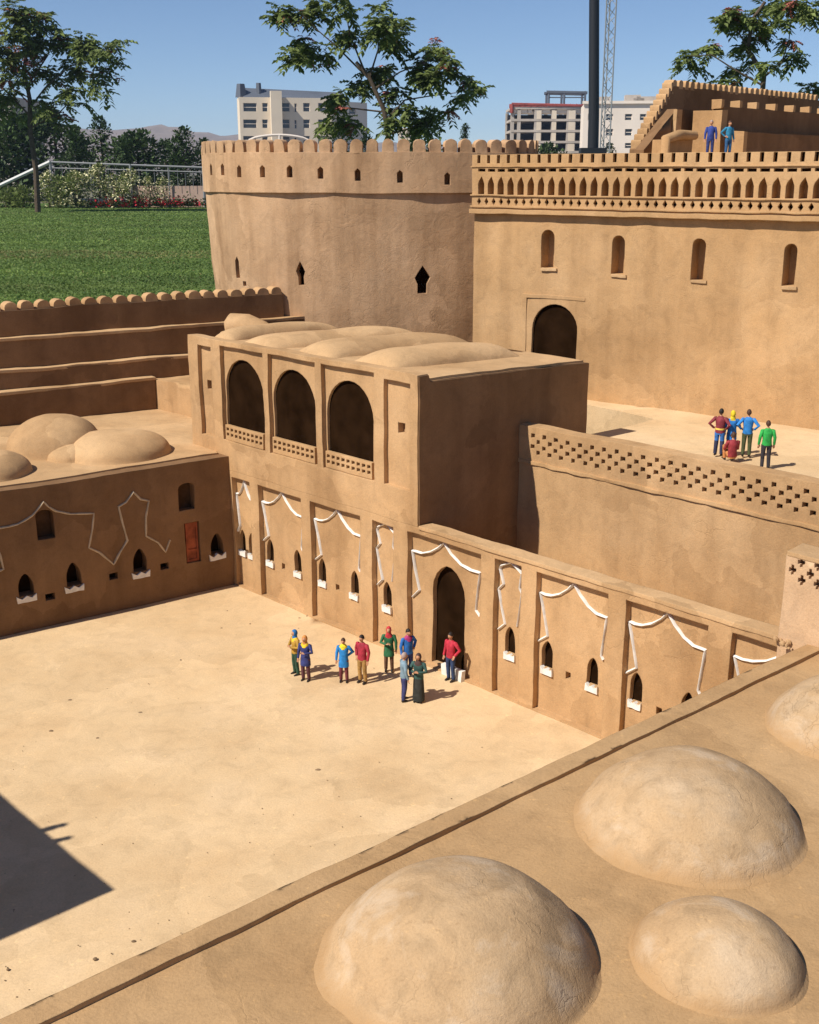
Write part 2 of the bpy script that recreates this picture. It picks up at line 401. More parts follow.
for c in sills:
    mb = MB()
    prof = [(-.021, .0), (.021, .0), (.021, .022), (.010, .013), (0, .019), (-.010, .013), (-.021, .022)]
    wall(mb, FB, [(c + x, NZ0 - .016 + z) for x, z in prof], 0.014, res=0.02, d0=RD - 0.007)
    mb.build('window_sill', M['white'], wb, wobble=0.002, fr=40)
for ln in outlines:
    mb = MB(); ridge(mb, FB, ln, 0.0072, 0.0095, RD + 0.001)
    mb.build('scalloped_outline', M['white'], wb)
mb = MB(); wbox(mb, FB, sPR + 0.004, ext + 0.004, WT - 0.002, WT + 0.006, -0.006, 0.091)
mb2 = MB(); wall(mb2, FB, rect(sPR + 0.006, ext + 0.01, WT - 0.006, WT + 0.006), 0.054, res=0.02, d0=-0.0022)
mb2.build('coping', M['sandroof'], wb, wobble=0.0025, fr=9)
# white plastered block by the door
mb = MB(); c = c5(262, 560)[0]
sa_, sb_ = FB.px(444, 671)[0], FB.px(464, 680)[0]
mb = MB(); wall(mb, FB, rect(sa_, sb_, 0.0, 0.036), 0.016, res=0.02, d0=-0.011)
mb.build('door_step', M['white'], wb, wobble=0.004, fr=20)

# ================================================================== PAVILION over the wall
pv = thing('pavilion', FB.P(sPL, WT, 0), 'two storey mud pavilion with three tall dark arches and vaulted flat roof', 'pavilion')
q4 = lambda x, y: bpix(x, y, 180, 300, 2.846)
PB = WT                                                             # its wall starts on the courtyard wall
zrt, zrb = q4(160, 140)[1], q4(260, 435)[1]
zrt = (q4(112, 130)[1] + q4(400, 180)[1]) / 2; zrb = (q4(135, 400)[1] + q4(413, 478)[1]) / 2
print('pav', sPL, sPR, 'recess z', zrb, zrt, 'archtops', q4(170, 172), q4(315, 202), q4(470, 232), q4(543, 490))
ph = []
pan = [(q4(53, 200)[0], q4(90, 200)[0]), (q4(115, 200)[0], q4(235, 200)[0]), (q4(251, 250)[0], q4(385, 250)[0]), (q4(403, 300)[0], q4(552, 300)[0]), (q4(580, 300)[0], q4(655, 300)[0])]
zat = (q4(170, 172)[1] + q4(315, 202)[1] + q4(470, 232)[1]) / 3
arches = []
for i, (a, b) in enumerate(pan):
    if i in (0, 4):
        c = a + (b - a) * 0.55; zc = (q4(80, 243)[1] if i == 0 else q4(613, 365)[1]); w = 0.026 if i == 0 else 0.032
        ph.append(hole(rect(a, b, zrb, zrt - 0.012), 0.016, [hole(rect(c - w / 2, c + w / 2, zc - .016, zc + .016), 0.04, back=1)]))
    else:
        c = (a + b) / 2 - 0.006; w = (b - a) * 0.885
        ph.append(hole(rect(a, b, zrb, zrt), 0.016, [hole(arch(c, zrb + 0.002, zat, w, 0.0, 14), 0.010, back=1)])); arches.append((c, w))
mb = MB()
wall(mb, FB, [(sPL, PB), (sPR, PB), (sPR, PT), (sPL, PT)], 0.042, ph, res=0.03)
mb.build('wall', [M['wall'], M['dark']], pv, wobble=0.0035)
for c, w in arches:                                                 # pierced balustrade low in each arch
    mb = MB(); zb0 = zrb + 0.004; hb = 0.052; hs = []; n = 9
    for r in range(2):
        for k in range(n):
            x = c - w / 2 + w * (k + 0.5) / n; z = zb0 + 0.012 + r * 0.019
            hs.append(hole(rect(x - w / n * .3, x + w / n * .3, z, z + 0.011), 0.010, back=1))
    wall(mb, FB, rect(c - w / 2 - .002, c + w / 2 + .002, zb0 - .003, zb0 + hb), 0.014, hs, res=0.02, d0=0.006)
    mb.build('balustrade', [M['wall2'], M['dark']], pv, wobble=0.0015)
DEP = 0.82
FS = Frame(FB.P(sPR, 0, 0), bn, -be)                               # right side wall
ptl, ptr = FB.P(sPL, 0, 0.16), FB.P(sPR, 0, 0.16)
zroof = lambda x, y: PT - 0.024 - 0.03 * max(0, ((Vector((x, y, 0)) - FB.o).dot(bn) - .1) / DEP)
mb = MB(); pl = [FB.P(sPL, 0, 0.038), FB.P(sPR - .001, 0, 0.038), FB.P(sPR, 0, DEP), FB.P(sPL, 0, DEP)]
prism(mb, [(p.x, p.y) for p in pl], 0.0, zroof, 0.05)
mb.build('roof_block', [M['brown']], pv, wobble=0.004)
zbk = PT - 0.052
mb = MB(); wall(mb, FS, [(.06, 0.0), (DEP, 0.0), (DEP, zbk), (.05, PT - .024), (.042, PT - .003), (.004, PT - .003), (.004, WT + .006), (.06, WT + .006)], .02, res=0.04, d0=-.004)
mb.build('side_wall', M['brown'], pv, wobble=0.0035)  # skin with shade in its colour, also covering the front wall's lighter end
mb = MB(); ins = [FB.P(sPL + .02, 0, 0.045), FB.P(sPR - .010, 0, 0.045), FB.P(sPR - .012, 0, DEP - .012), FB.P(sPL + .02, 0, DEP - .012)]
prism(mb, [(p.x, p.y) for p in ins], 0.8, lambda x, y: zroof(x, y) + 0.007, 0.05)
mb.build('roof', M['sandroof'], pv, wobble=0.004)
def vault(name, s0, s1, d0, d1, h, zb, mat, parent, skew=0.0):
    mb = MB(); nu, nv = 22, 34; rows = []
    for i in range(nu + 1):
        for j in range(nv + 1):
            a, b = i / nu * 2 - 1, j / nv * 2 - 1
            z = h * max(0, 1 - abs(a) ** 2.3) ** .62 * max(0, 1 - abs(b) ** 5) ** .6
            p = FB.P((s0 + s1) / 2 + (s1 - s0) / 2 * a + skew * b, zb(0) + z - .004, (d0 + d1) / 2 + (d1 - d0) / 2 * b)
            p.z = zroof(p.x, p.y) + z - 0.004 if zb(0) == 0 else p.z
            p = p + noise.noise_vector(p * 6) * 0.008; rows.append(p)
    mb.add(rows, [(i * (nv + 1) + j, i * (nv + 1) + j + 1, (i + 1) * (nv + 1) + j + 1, (i + 1) * (nv + 1) + j) for i in range(nu) for j in range(nv)])
    return mb.build(name, mat, parent)
for k, (c, w) in enumerate(arches):
    vault('vault', c - 0.105 + .02, c + 0.115 + .02, 0.06 + .02 * k, (0.80, 0.78, 0.70)[k], (0.056, 0.062, 0.060)[k], lambda q: 0, M['sandroof'], pv, (.03, .015, .02)[k])
vault('vault', sPL + 0.03, sPL + 0.15, 0.08, 0.66, 0.06, lambda q: 0, M['sandroof'], pv)

# ================================================================== LEFT WING (shaded, domed roof)
AT = 0.50
wa = thing('domed_house', FA.P(0, 0, 0), 'low mud house in shade with domed roof and faded white zigzag outline', 'house')
qa = lambda x, y: FA.px(x / 3.4125, 470 + y / 3.4125)
La = (B0 - A0).length
ah = []; asill = []
def anich(x, y0, y1, w):
    s, z1 = qa(x, y0); _, z0 = qa(x, y1); return s, z0, z1, w
for x, y0, y1 in ((83, 355, 432), (245, 315, 398), (475, 268, 350), (738, 215, 288)):
    s, z0, z1, w = anich(x, y0, y1, 0.052)
    ah.append(hole(arch(s, z0, z1, w, 0.9), 0.045, back=1)); asill.append((s, z0))
for s in (-0.30, -0.55): ah.append(hole(arch(s, 0.11, 0.19, .052, 0.9), 0.045, back=1)); asill.append((s, 0.11))
for x, y in ((170, 433), (388, 365), (563, 330)):
    s, z = qa(x, y); ah.append(hole(rect(s - .016, s + .016, z - .012, z + .012), 0.03, back=1))
for x, y0, y1, w in ((150, 135, 236, .062), (635, 45, 137, .062)):
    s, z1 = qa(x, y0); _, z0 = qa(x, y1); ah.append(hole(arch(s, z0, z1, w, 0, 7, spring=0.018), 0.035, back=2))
s, z1 = qa(655, 178); _, z0 = qa(655, 318); rd = (s, z0, z1); ah.append(hole(rect(s - .028, s + .028, z0, z1), 0.016))
mb = MB()
wall(mb, FA, [(-1.3, -0.05), (La + .01, -0.05), (La + .01, AT), (-1.3, AT)], 0.075, ah, res=0.035)
mb.build('wall', [M['brown'], M['dark'], M['nicheshade']], wa, wobble=0.005, fr=5)
mb = MB(); wall(mb, FA, rect(s - .024, s + .024, z0 + .003, z1 - .004), 0.012, [hole(rect(s - .017, s + .017, z0 + .012, z0 + .04), .004), hole(rect(s - .017, s + .017, z0 + .05, z1 - .014), .004)], d0=0.008, res=0.03)
mb.build('door', M['reddoor'], wa, wobble=0.001)
for s, z0 in asill:
    mb = MB(); prof = [(-.032, .0), (.032, .0), (.034, .024), (.016, .012), (0, .022), (-.016, .012), (-.034, .024)]
    wall(mb, FA, [(s + x, z0 - .02 + z) for x, z in prof], 0.014, res=0.02, d0=-0.006)
    mb.build('window_sill', M['white'], wa, wobble=0.002, fr=40)
ol = [qa(*p) for p in [(0, 198), (30, 193), (60, 185), (85, 172), (110, 155), (130, 132), (148, 108), (165, 125), (190, 140), (240, 150), (320, 148), (315, 200), (303, 265), (340, 282), (388, 322), (410, 280), (435, 240), (418, 180), (405, 125), (430, 110), (455, 75), (480, 100), (508, 105), (498, 160), (498, 225), (540, 248), (565, 280), (580, 238)]]
s00 = ol[0]; ol = [(s00[0] - .34, s00[1] + .075), (s00[0] - .25, s00[1] + .02), (s00[0] - .12, s00[1] - .002)] + ol
mb = MB(); ridge(mb, FA, ol, 0.0075, 0.006, 0.001); mb.build('zigzag_outline', M['cream'], wa)
mb = MB(); ridge(mb, FA, [qa(*p) for p in [(-30, 240), (0, 288), (12, 338), (-14, 350)]], 0.0075, 0.006, 0.001); mb.build('zigzag_outline', M['cream'], wa)
# roof slab behind the wall
qs = FA.P(-1.3, 0, .05), FA.P(La - 0.02, 0, .05), FB.P(sPL - .004, 0, 0.01), FB.P(sPL - 0.004, 0, DEP), FA.P(-1.3, 0, 1.5)
mb = MB(); prism(mb, [(p.x, p.y) for p in (qs[0], qs[1], FB.P(sPL + .02, 0, 0.05), FB.P(sPL + .02, 0, DEP + .3), FA.P(0.55, 0, 1.35), FA.P(-1.3, 0, 1.3))], 0.0, AT + 0.006, 0.06)
mb.build('roof', M['sandroof'], wa, wobble=0.006, fr=5)
for x, y, r, h in ((-1.322, 4.19, 0.174, 0.135), (-1.073, 4.135, 0.188, 0.09), (-1.438, 3.835, 0.135, 0.08), (-1.23, 4.07, 0.09, 0.055)):
    mb = MB(); lathe(mb, (x, y, AT), dome_profile(r, h, 0.025), 64, rough=0.006); mb.build('dome', M['sandroof'], wa)

# ================================================================== TERRACED RAMPARTS behind the left wing
T1 = Vector((-1.106, 4.959, 0)); te = Vector((0.84, 0.542, 0)).normalized(); tn = Vector((-te.y, te.x, 0))
FT = Frame(T1, te, tn)
ramp_specs = [('lowest shaded terrace wall behind the domes of the left house', 0.0, FT.px(100, 384.5)[1], -1.6, 0.0),
              ('middle shaded terrace wall with sunlit ledge behind the left house', 0.05, FT.px(60, 367.5, .05)[1], -1.6, 0.55),
              ('upper shaded terrace wall below the crenellated wall on the left', 0.10, FT.px(60, 336, .10)[1], -1.6, 0.85)]
for lab, d, zt, s0, s1 in ramp_specs:
    mb = MB(); wall(mb, FT, rect(s0, s1, -.05, zt), 0.048, res=0.05, d0=d)
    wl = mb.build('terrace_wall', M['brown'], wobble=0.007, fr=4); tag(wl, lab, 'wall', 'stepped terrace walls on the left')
    mb = MB(); wall(mb, FT, rect(s0, s1 + .004, zt - .006, zt + .006), 0.051, res=0.04, d0=d - .003); mb.build('coping', M['sandroof'], wl, wobble=0.005, fr=6)  # pale strip added to paint the sunlit top of each terrace wall
d4 = 0.15; zt4 = FT.px(100, 302, d4)[1]; sEnd = FT.px(279, 300, d4)[0] + .02
cw = thing('crenellated_wall', FT.P(0, 0, d4), 'shaded outer wall topped by small round merlons beside the lawn', 'wall')
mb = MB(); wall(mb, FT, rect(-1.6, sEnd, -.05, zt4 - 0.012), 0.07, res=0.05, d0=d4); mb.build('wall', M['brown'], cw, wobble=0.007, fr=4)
per = FT.px(115.4, 302, d4)[0] - FT.px(100, 302, d4)[0]; k = 0
sx = sEnd - .03
def merlon(fr, s, z, w, h, thick, d0, mat, parent, res=0.02, wobv=0.003):
    mb = MB(); o = [(s - w / 2, z), (s + w / 2, z)]
    for i in range(7):
        t = math.pi * i / 6; o.append((s + w / 2 * math.cos(t), z + h - w * .4 + w * .4 * math.sin(t)))
    wall(mb, fr, o, thick, res=res, d0=d0)
    return mb.build('merlon', mat, parent, wobble=wobv, fr=20)
while sx > -1.2:
    merlon(FT, sx, zt4 - .02, per * random.uniform(.76, .84), 0.042 * random.uniform(.92, 1.05), 0.06, d4 + .005, M['wall'], cw); sx -= per  # lighter plaster than the wall below paints the merlons as sunlit
# low lit block between the terrace end and the pavilion
FX = Frame(T1, be, bn)
mb = MB(); wall(mb, FX, [(-.12, .4), (0.45, .4), (0.45, FX.px(190, 381)[1]), (-.12, FX.px(158, 383)[1])], 0.3, res=0.04)
tag(mb.build('retaining_wall', M['wall'], wobble=0.006, fr=5), 'low sunlit mud wall joining the terrace to the pavilion', 'wall')
# rounded mound at the back of the pavilion roof
mb = MB(); p0, p1 = aty(240, 326, 5.05), aty(280, 338, 4.95)
for t, r in ((0, .02),): pass
pts = [aty(226, 328, 5.0), aty(231, 327, 5.0), aty(246, 327, 4.98), aty(262, 333, 4.95), aty(283, 341, 4.9)]
tube(mb, pts, [0.03, 0.058, 0.06, 0.05, 0.02], 16, flat=1.0)
tube(mb, [pts[1] + Vector((0, 0, -.02)), pts[1] - Vector((0, 0, .45))], [0.045, 0.06], 12)
tube(mb, [pts[3] + Vector((0, 0, -.02)), pts[3] - Vector((0, 0, .45))], [0.04, 0.06], 12)
tag(mb.build('buttress', M['wall'], wobble=0.006, fr=9), 'small rounded mud buttress between pavilion roof and crenellated wall', 'buttress')

# ================================================================== ROUND TOWER
class Path:
    """a rounded wall following a plan curve of changing radius; s runs along the curve, d into the wall"""
    def __init__(self, p0, a0, arcs, off=None, step=0.01):
        self.off = off or (lambda z: 0.0); self.T = []; x, y = p0; a = a0; s = 0.0
        for a1, r in arcs:
            n = max(2, int(abs(a1 - a) * r / step)); da = (a1 - a) / n
            for k in range(n):
                self.T.append((s, x, y, a)); m_ = a + da / 2; l = da * r; x += -math.sin(m_) * l; y += math.cos(m_) * l; a += da; s += l
        self.T.append((s, x, y, a)); self.len = s
    def at(self, s):
        T = self.T; lo, hi = 0, len(T) - 1; s = min(max(s, 0), self.len)
        while hi - lo > 1:
            m_ = (lo + hi) // 2
            if T[m_][0] <= s: lo = m_
            else: hi = m_
        t = (s - T[lo][0]) / max(1e-9, T[hi][0] - T[lo][0]); return [T[lo][k] + (T[hi][k] - T[lo][k]) * t for k in (1, 2, 3)]
    def P(self, s, z, d=0.0):
        x, y, a = self.at(s); o = self.off(z) - d; return Vector((x + math.cos(a) * o, y + math.sin(a) * o, z))
    def px(self, u, v):
        r = ray(u, v); best = None
        for (s, x, y, a), (s2, x2, y2, a2) in zip(self.T, self.T[1:]):
            c1 = x * r.y - y * r.x; c2 = x2 * r.y - y2 * r.x
            if c1 * c2 <= 0 and c1 != c2:
                t = c1 / (c1 - c2); yy = y + (y2 - y) * t
                if best is None or yy < best[0]: best = (yy, s + (s2 - s) * t)
        return (best[1], EYE + r.z * best[0] / r.y)
def tower_path(off):
    # plan: tight curve on the left, long gentle front, tight turn back behind the ochre wall
    R1 = 0.62; q = rad(-100); st = rad(-215)
    p = (-0.514 + R1 * (math.cos(st) - math.cos(q)), 5.45 + R1 * (math.sin(st) - math.sin(q)))
    return Path(p, st, [(q, R1), (rad(-75), 2.1), (rad(25), 0.28)], off)
CY = tower_path(lambda z: -0.045 * max(0, (1.42 - z)))
ledge = CY.px(340, 193)[1]; ttop = CY.px(340, 139.5)[1]; tgap = CY.px(340, 152)[1]
print('tower', ledge, ttop, tgap)
tw = thing('round_tower', (-0.25, 6.0, 0), 'big round mud tower with merlons and a ring of small square windows', 'tower')
SA, SB = 0.0, CY.len
mb = MB(); th = []
for u, v, w, h in ((236, 267, .03, .10), (300, 274, .045, .11), (424, 279, .075, .125)):
    s, z = CY.px(u, v)
    if w < .04: o = [(s - w / 2, z - h / 2), (s + w / 2, z - h / 2), (s + w / 2, z + h * .3), (s, z + h / 2), (s - w / 2, z + h * .3)]
    else: o = [(s - w * .3, z - h / 2), (s + w * .3, z - h / 2), (s + w * .3, z - h * .15), (s + w * .5, z + h * .08), (s + w * .25, z + h * .3), (s, z + h / 2), (s - w * .25, z + h * .3), (s - w * .5, z + h * .08), (s - w * .3, z - h * .15)]
    th.append(hole(o, 0.05, back=1))
s, z = CY.px(243, 283.5); th.append(hole(rect(s - .012, s + .012, z - .01, z + .012), .03, back=1))
wall(mb, CY, [(SA, -.05), (SB, -.05), (SB, ledge + .01), (SA, ledge + .01)], 0.10, th, res=0.06)
mb.build('wall', [M['tower'], M['dark']], tw, wobble=0.010, fr=2.6)
mb = MB(); bh = []
for u, v in ((213.5, 171), (225, 171), (241, 173), (264, 173), (290.5, 173), (321, 174.5), (358, 176), (400, 178), (446.5, 180)):
    s, z = CY.px(u, v - 1); w = .026; bh.append(hole([(s - w / 2, z - .024), (s + w / 2, z - .024), (s + w / 2, z + .018), (s, z + .030), (s - w / 2, z + .018)], 0.06))
CB = tower_path(lambda z: 0.012)
wall(mb, CB, [(SA, ledge), (SB, ledge), (SB, tgap), (SA, tgap)], 0.11, bh, res=0.05)
mb.build('parapet', M['tower'], tw, wobble=0.004, fr=4)
sp = 0.071; s = SA + .03
while s < SB - .03:
    merlon(CB, s, tgap - .006, sp * random.uniform(.72, .82), ttop - tgap + .008, 0.06, 0.002, M['tower'], tw, wobv=0.004); s += sp
mb = MB(); prism(mb, [tuple(CB.P(SB * k / 60, 0, .08))[:2] for k in range(61)], tgap - .3, tgap - .05, 0.12)
mb.build('roof', M['sandroof'], tw)

# ================================================================== UPPER TERRACE, PIERCED PARAPET, CITADEL WALL
PZ = 0.6036
C0 = atz(590, 400, PZ); C1 = atz(819, 430, PZ); ce = Vector((C1.x - C0.x, C1.y - C0.y, 0)).normalized(); cn = Vector((-ce.y, ce.x, 0))
FC = Frame(C0, ce, cn)
sD = FS.px(519, 424.5)[0]
D0 = FS.P(sD, 0, 0); FD = Frame(D0, be, bn)
DT = FD.px(560, 432.2)[1]
print('D', sD, DT, FD.px(560, 432.2), FD.px(800, 478))
lw = thing('pierced_parapet', FD.P(0, 0, 0), 'long retaining wall with four staggered rows of square holes below its top', 'wall')
mb = MB(); dh = []
def qd(x, y): return FD.px(520 + x / 5.46, 410 + y / 5.46)
r0 = qd(70, 140); pr = qd(132, 154)[0] - r0[0]; zr = [qd(70, 140)[1], qd(102, 179)[1], qd(75, 204)[1], qd(105, 239)[1]]
print('holes', r0, pr, zr)
zr = [DT - 0.029 - i * 0.0186 for i in range(4)]
Ld = 1.55
for r in range(4):
    s = r0[0] + (pr / 2 if r % 2 else 0)
    while s < Ld - .03:
        w = 0.0150 * random.uniform(.85, 1.15); dh.append(hole(rect(s - w / 2, s + w / 2, zr[r] - .0068, zr[r] + .0072), 0.022, back=1)); s += pr
wall(mb, FD, [(-.01, 0.0), (Ld, 0.0), (Ld, DT), (-.01, DT)], 0.055, dh, res=0.045)
mb.build('wall', [M['wall'], M['dark']], lw, wobble=0.0035)
mb = MB(); zl = DT - 0.029 - 3 * 0.0186 - .036; wall(mb, FD, rect(0.0, Ld, zl - .006, zl + .006), 0.014, res=0.03, d0=-0.005); mb.build('ledge', M['wall2'], lw, wobble=0.005, fr=18)
# terrace floor
def pl2(*ps): return [(p.x, p.y) for p in ps]
mb = MB(); prism(mb, pl2(FD.P(-.0, 0, .05), FD.P(Ld + .3, 0, .05), FC.P(1.5, 0, .04), FC.P(-.55, 0, .04), FS.P(DEP + .45, 0, 0.02), FS.P(DEP - .05, 0, 0.02), FS.P(sD, 0, .006)), 0.0, PZ, 0.06)
tag(mb.build('terrace_ground', M['floor'], wobble=0.005, fr=4), kind='structure')
mb = MB(); prism(mb, pl2(FB.P(sPR + .004, 0, .08), FB.P(ext + .4, 0, .08), FD.P(Ld, 0, .01), FD.P(0, 0, .01)), 0.0, 0.16, 0.08)
tag(mb.build('alley_ground', M['floor'], wobble=0.004, fr=4), kind='structure')
# citadel wall
cw2 = thing('citadel_wall', FC.P(0, 0, 0), 'high ochre wall with blind arcade frieze, four arched windows and one big arched doorway', 'wall')
qc = lambda x, y: FC.px(410 + x / 2.0, y / 2.0)
sL = FC.px(473, 300)[0]; sR = 1.45
fb, ft = FC.px(475, 212)[1], FC.px(560, 154)[1]
print('C', sL, fb, ft, FC.px(819, 222))
ch = []; csill = []
for x, y0, y1 in ((277, 460, 536), (418, 470, 549), (580, 477, 560), (763, 487, 573)):
    s, z1 = qc(x, y0); _, z0 = qc(x, y1); w = qc(x + 13, y0)[0] - qc(x - 13, y0)[0]
    ch.append(hole(arch(s, z0, z1, w, 0.0), 0.062)); csill.append((s, z0, w))
ch.append(hole(arch(1.28, z0, z1, w, 0.0), 0.045))
dl, dr = FC.px(532, 340)[0], FC.px(577, 340)[0]; dz1 = FC.px(553, 304)[1]
ch.append(hole(arch((dl + dr) / 2, PZ + .0, dz1, dr - dl, 0.0, 14), 0.012, back=1))
mb = MB(); wall(mb, FC, [(sL, 0.0), (sR, 0.0), (sR, fb + .004), (sL, fb + .004)], 0.14, ch, res=0.045)
mb.build('wall', [M['wall2'], M['dark']], cw2, wobble=0.0045, fr=5)
for s, z0, w in csill:
    mb = MB(); wall(mb, FC, rect(s - w * .45, s + w * .75, z0 - .012, z0 - .001), 0.014, res=0.03, d0=-0.006); mb.build('window_sill', M['sandroof'], cw2, wobble=0.003, fr=30)
mb = MB(); wall(mb, FC, [(dl - .05, PZ + .01), (dl - .03, PZ + .01), (dl - .03, dz1 + .02), (dr + .03, dz1 + .02), (dr + .03, dz1 + .035), (dl - .05, dz1 + .035)], 0.01, res=0.04, d0=-0.003); mb.build('door_surround', M['wall2'], cw2, wobble=0.003, fr=10)
# frieze
e5 = lambda x, y: FC.px(460 + x / 4.55, 140 + y / 4.55, -.012)
p5 = (e5(765, 180)[0] - e5(96, 180)[0]) / 14.0
s5 = e5(96, 200)[0]
z_sl = (e5(200, 105)[1], e5(200, 68)[1]); z_da = (e5(200, 144)[1], e5(200, 131)[1]); z_ar = (e5(200, 249)[1], e5(200, 166)[1]); z_di = e5(200, 281)[1]
print('frieze', p5, s5, z_sl, z_da, z_ar, z_di)
fh = []; k = -1; M_ = []
k = 0; s = s5
while s > sL + .03: s -= p5
while s < sR - .03:
    if s > sL + 0.015:
        fh.append(hole(rect(s - p5 * .42, s - p5 * .12, z_sl[0], z_sl[1]), 0.016, back=1))
        fh.append(hole(rect(s - p5 * .3, s + p5 * .42, z_da[0], z_da[1]), 0.012, back=1))
        w = p5 * .62; zs = z_ar[1] - .03
        fh.append(hole([(s - w / 2, z_ar[0]), (s + w / 2, z_ar[0]), (s + w / 2, zs), (s + w * .36, zs + .012), (s + .003, z_ar[1]), (s - w * .36, zs + .012), (s - w / 2, zs)], 0.05))
    s += p5
s = sL + .03; pd = p5 * 0.76
while s < sR - .03:
    w = .0095; fh.append(hole([(s - w, z_di), (s, z_di - .0155), (s + w, z_di), (s, z_di + .0155)], 0.014, back=1)); s += pd
mb = MB(); wall(mb, FC, [(sL - .006, fb), (sR + .006, fb), (sR + .006, ft), (sL - .006, ft)], 0.10, fh, res=0.04, d0=-0.012)
mb.build('frieze', [M['wall2'], M['dark']], cw2, wobble=0.0018, fr=9)
for zz, hh, pp in ((fb - .004, .018, -.028), (fb + .020, .008, -.02), (z_ar[0] - .006, .006, -.018), (z_sl[0] - .016, .005, -.017)):
    mb = MB(); wall(mb, FC, rect(sL - .01, sR + .01, zz, zz + hh), 0.03, res=0.045, d0=pp); mb.build('moulding', M['wall2'], cw2, wobble=0.0025, fr=14)
mb = MB(); FCs = Frame(FC.P(sL, 0, .0), cn, -ce)                    # rough return towards the tower
wall(mb, Frame(FC.P(sL + .10, 0, .10), cn, -ce), rect(0.0, 0.5, 0.0, fb + .12), 0.08, res=0.05); mb.build('return_wall', M['tower'], cw2, wobble=0.012, fr=6)
# deck behind the frieze
DK = ft - 0.012
mb = MB(); prism(mb, pl2(FC.P(sL + .02, 0, .09), FC.P(sR + .2, 0, .09), FC.P(sR + 1.6, 0, 3.0), FC.P(sL + .5, 0, 3.0), FC.P(sL + .10, 0, .6)), 0.0, DK, 0.12)
tag(mb.build('upper_terrace_ground', M['sandroof'], wobble=0.006, fr=4), kind='structure')

# ================================================================== UPPER FORT (top right)
G0 = aty(674, 90, 6.0); gy = 7.15
G1 = aty(819, 105, gy); ge = Vector((G1.x - G0.x, G1.y - G0.y, 0)).normalized(); gn = Vector((-ge.y, ge.x, 0))
FG = Frame(G0, ge, gn)
qg = lambda x, y, d=0.0: FG.px(630 + x / 4.333, 70 + y / 4.333, d)
gz = qg(200, 72)[1]; gs0 = qg(45, 345)
print('fort', qg(200, 72), qg(800, 130), gs0)
uf = thing('upper_fort', FG.P(0, DK, 0), 'crenellated upper enclosure with a sloping parapet above the ochre wall', 'fort')
mb = MB(); Lg = 1.6
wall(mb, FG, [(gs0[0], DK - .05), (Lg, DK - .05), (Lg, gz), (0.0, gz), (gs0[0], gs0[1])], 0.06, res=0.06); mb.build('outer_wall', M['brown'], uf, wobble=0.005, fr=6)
pg = qg(226, 72)[0] - qg(200, 72)[0]; s = 0.012
while s < Lg - .02:
    merlon(FG, s, gz - .01, pg * .62, .042, .055, .002, M['wall'], uf); s += pg
for i in range(11):
    t = (i + .5) / 11; s = gs0[0] * (1 - t); z = gs0[1] + (gz - gs0[1]) * t
    merlon(FG, s, z - .02, abs(gs0[0]) / 11 * .66, .052, .055, .002, M['wall'], uf)
d2 = -0.22; z2a = qg(60, 345, d2); z2b = qg(203, 168, d2); z2c = qg(330, 165, d2)
mb = MB(); wall(mb, FG, [(z2a[0], DK - .05), (z2c[0] + .1, DK - .05), (z2c[0] + .1, z2b[1]), (z2b[0], z2b[1]), (z2a[0], z2a[1])], 0.05, res=0.05, d0=d2); mb.build('stair_wall', M['brown'], uf, wobble=0.004, fr=8)
a = qg(203, 170, d2 - .02); b = qg(220, 265, d2 - .02); mb = MB(); wall(mb, FG, rect(a[0], b[0], DK - .03, a[1]), .02, d0=d2 - .022); mb.build('stair_post', M['sandroof'], uf, wobble=0.002)
d3 = -0.42; a = qg(312, 165, d3); b = qg(402, 160, d3)
mb = MB(); wall(mb, FG, rect(b[0], b[0] + .05, DK - .05, a[1]), .15, res=0.05, d0=d3)
mb.build('lit_wall_end', M['wall2'], uf, wobble=0.004, fr=8)  # slab added in lighter plaster to paint the inner wall's sunlit end
a3 = qg(400, 165, d3 + .2)
mb = MB(); wall(mb, FG, rect(b[0] + .045, Lg, DK - .05, qg(600, 180, d3 + .1)[1]), .06, res=0.06, d0=d3 + .02); mb.build('inner_wall', M['brown'], uf, wobble=0.004, fr=8)
for x in (335, 415, 490, 570, 650, 720, 795, 860):
    s = qg(x, 165, d3 + .1)[0]; mb = MB(); wall(mb, FG, rect(s - .012, s + .012, qg(600, 180, d3 + .1)[1] - .01, qg(600, 180, d3 + .1)[1] + .03), .05, d0=d3 + .022); mb.build('stub_merlon', M['wall2'], uf, wobble=0.003, fr=20)
d5_ = -0.55; a = qg(440, 265, d5_); b = qg(492, 265, d5_)
mb = MB(); wall(mb, FG, [(b[0] + .03, DK - .05), (Lg, DK - .05), (Lg, a[1] - .0), (b[0] + .03, a[1])], .08, res=0.06, d0=d5_); mb.build('front_wall', M['brown'], uf, wobble=0.005, fr=6)
mb = MB(); wall(mb, FG, rect(b[0], b[0] + .032, DK - .05, a[1] + .004), .09, res=0.05, d0=d5_ - .003); mb.build('front_lit_end', M['wall2'], uf, wobble=0.004, fr=8)  # lighter slab added over the front wall's end, painting it as sunlit
mb = MB(); pts = [qg(150, 345, -.4), qg(170, 300, -.4), qg(215, 280, -.4), qg(280, 278, -.4)]
tube(mb, [FG.P(s, z, -.4) for s, z in [(pts[0][0], DK - .03), (pts[0][0] + .01, pts[1][1]), pts[2], (pts[3][0], pts[3][1] - .005)]], [.02, .02, .022, .02], 10)
box(mb, FG.P((pts[1][0] + pts[3][0]) / 2 + .02, DK + .03, -.34), FG.e * ((pts[3][0] - pts[1][0]) / 2), FG.n * .04, (0, 0, .05))
mb.build('half_vault', M['wall2'], uf, wobble=0.006, fr=10)

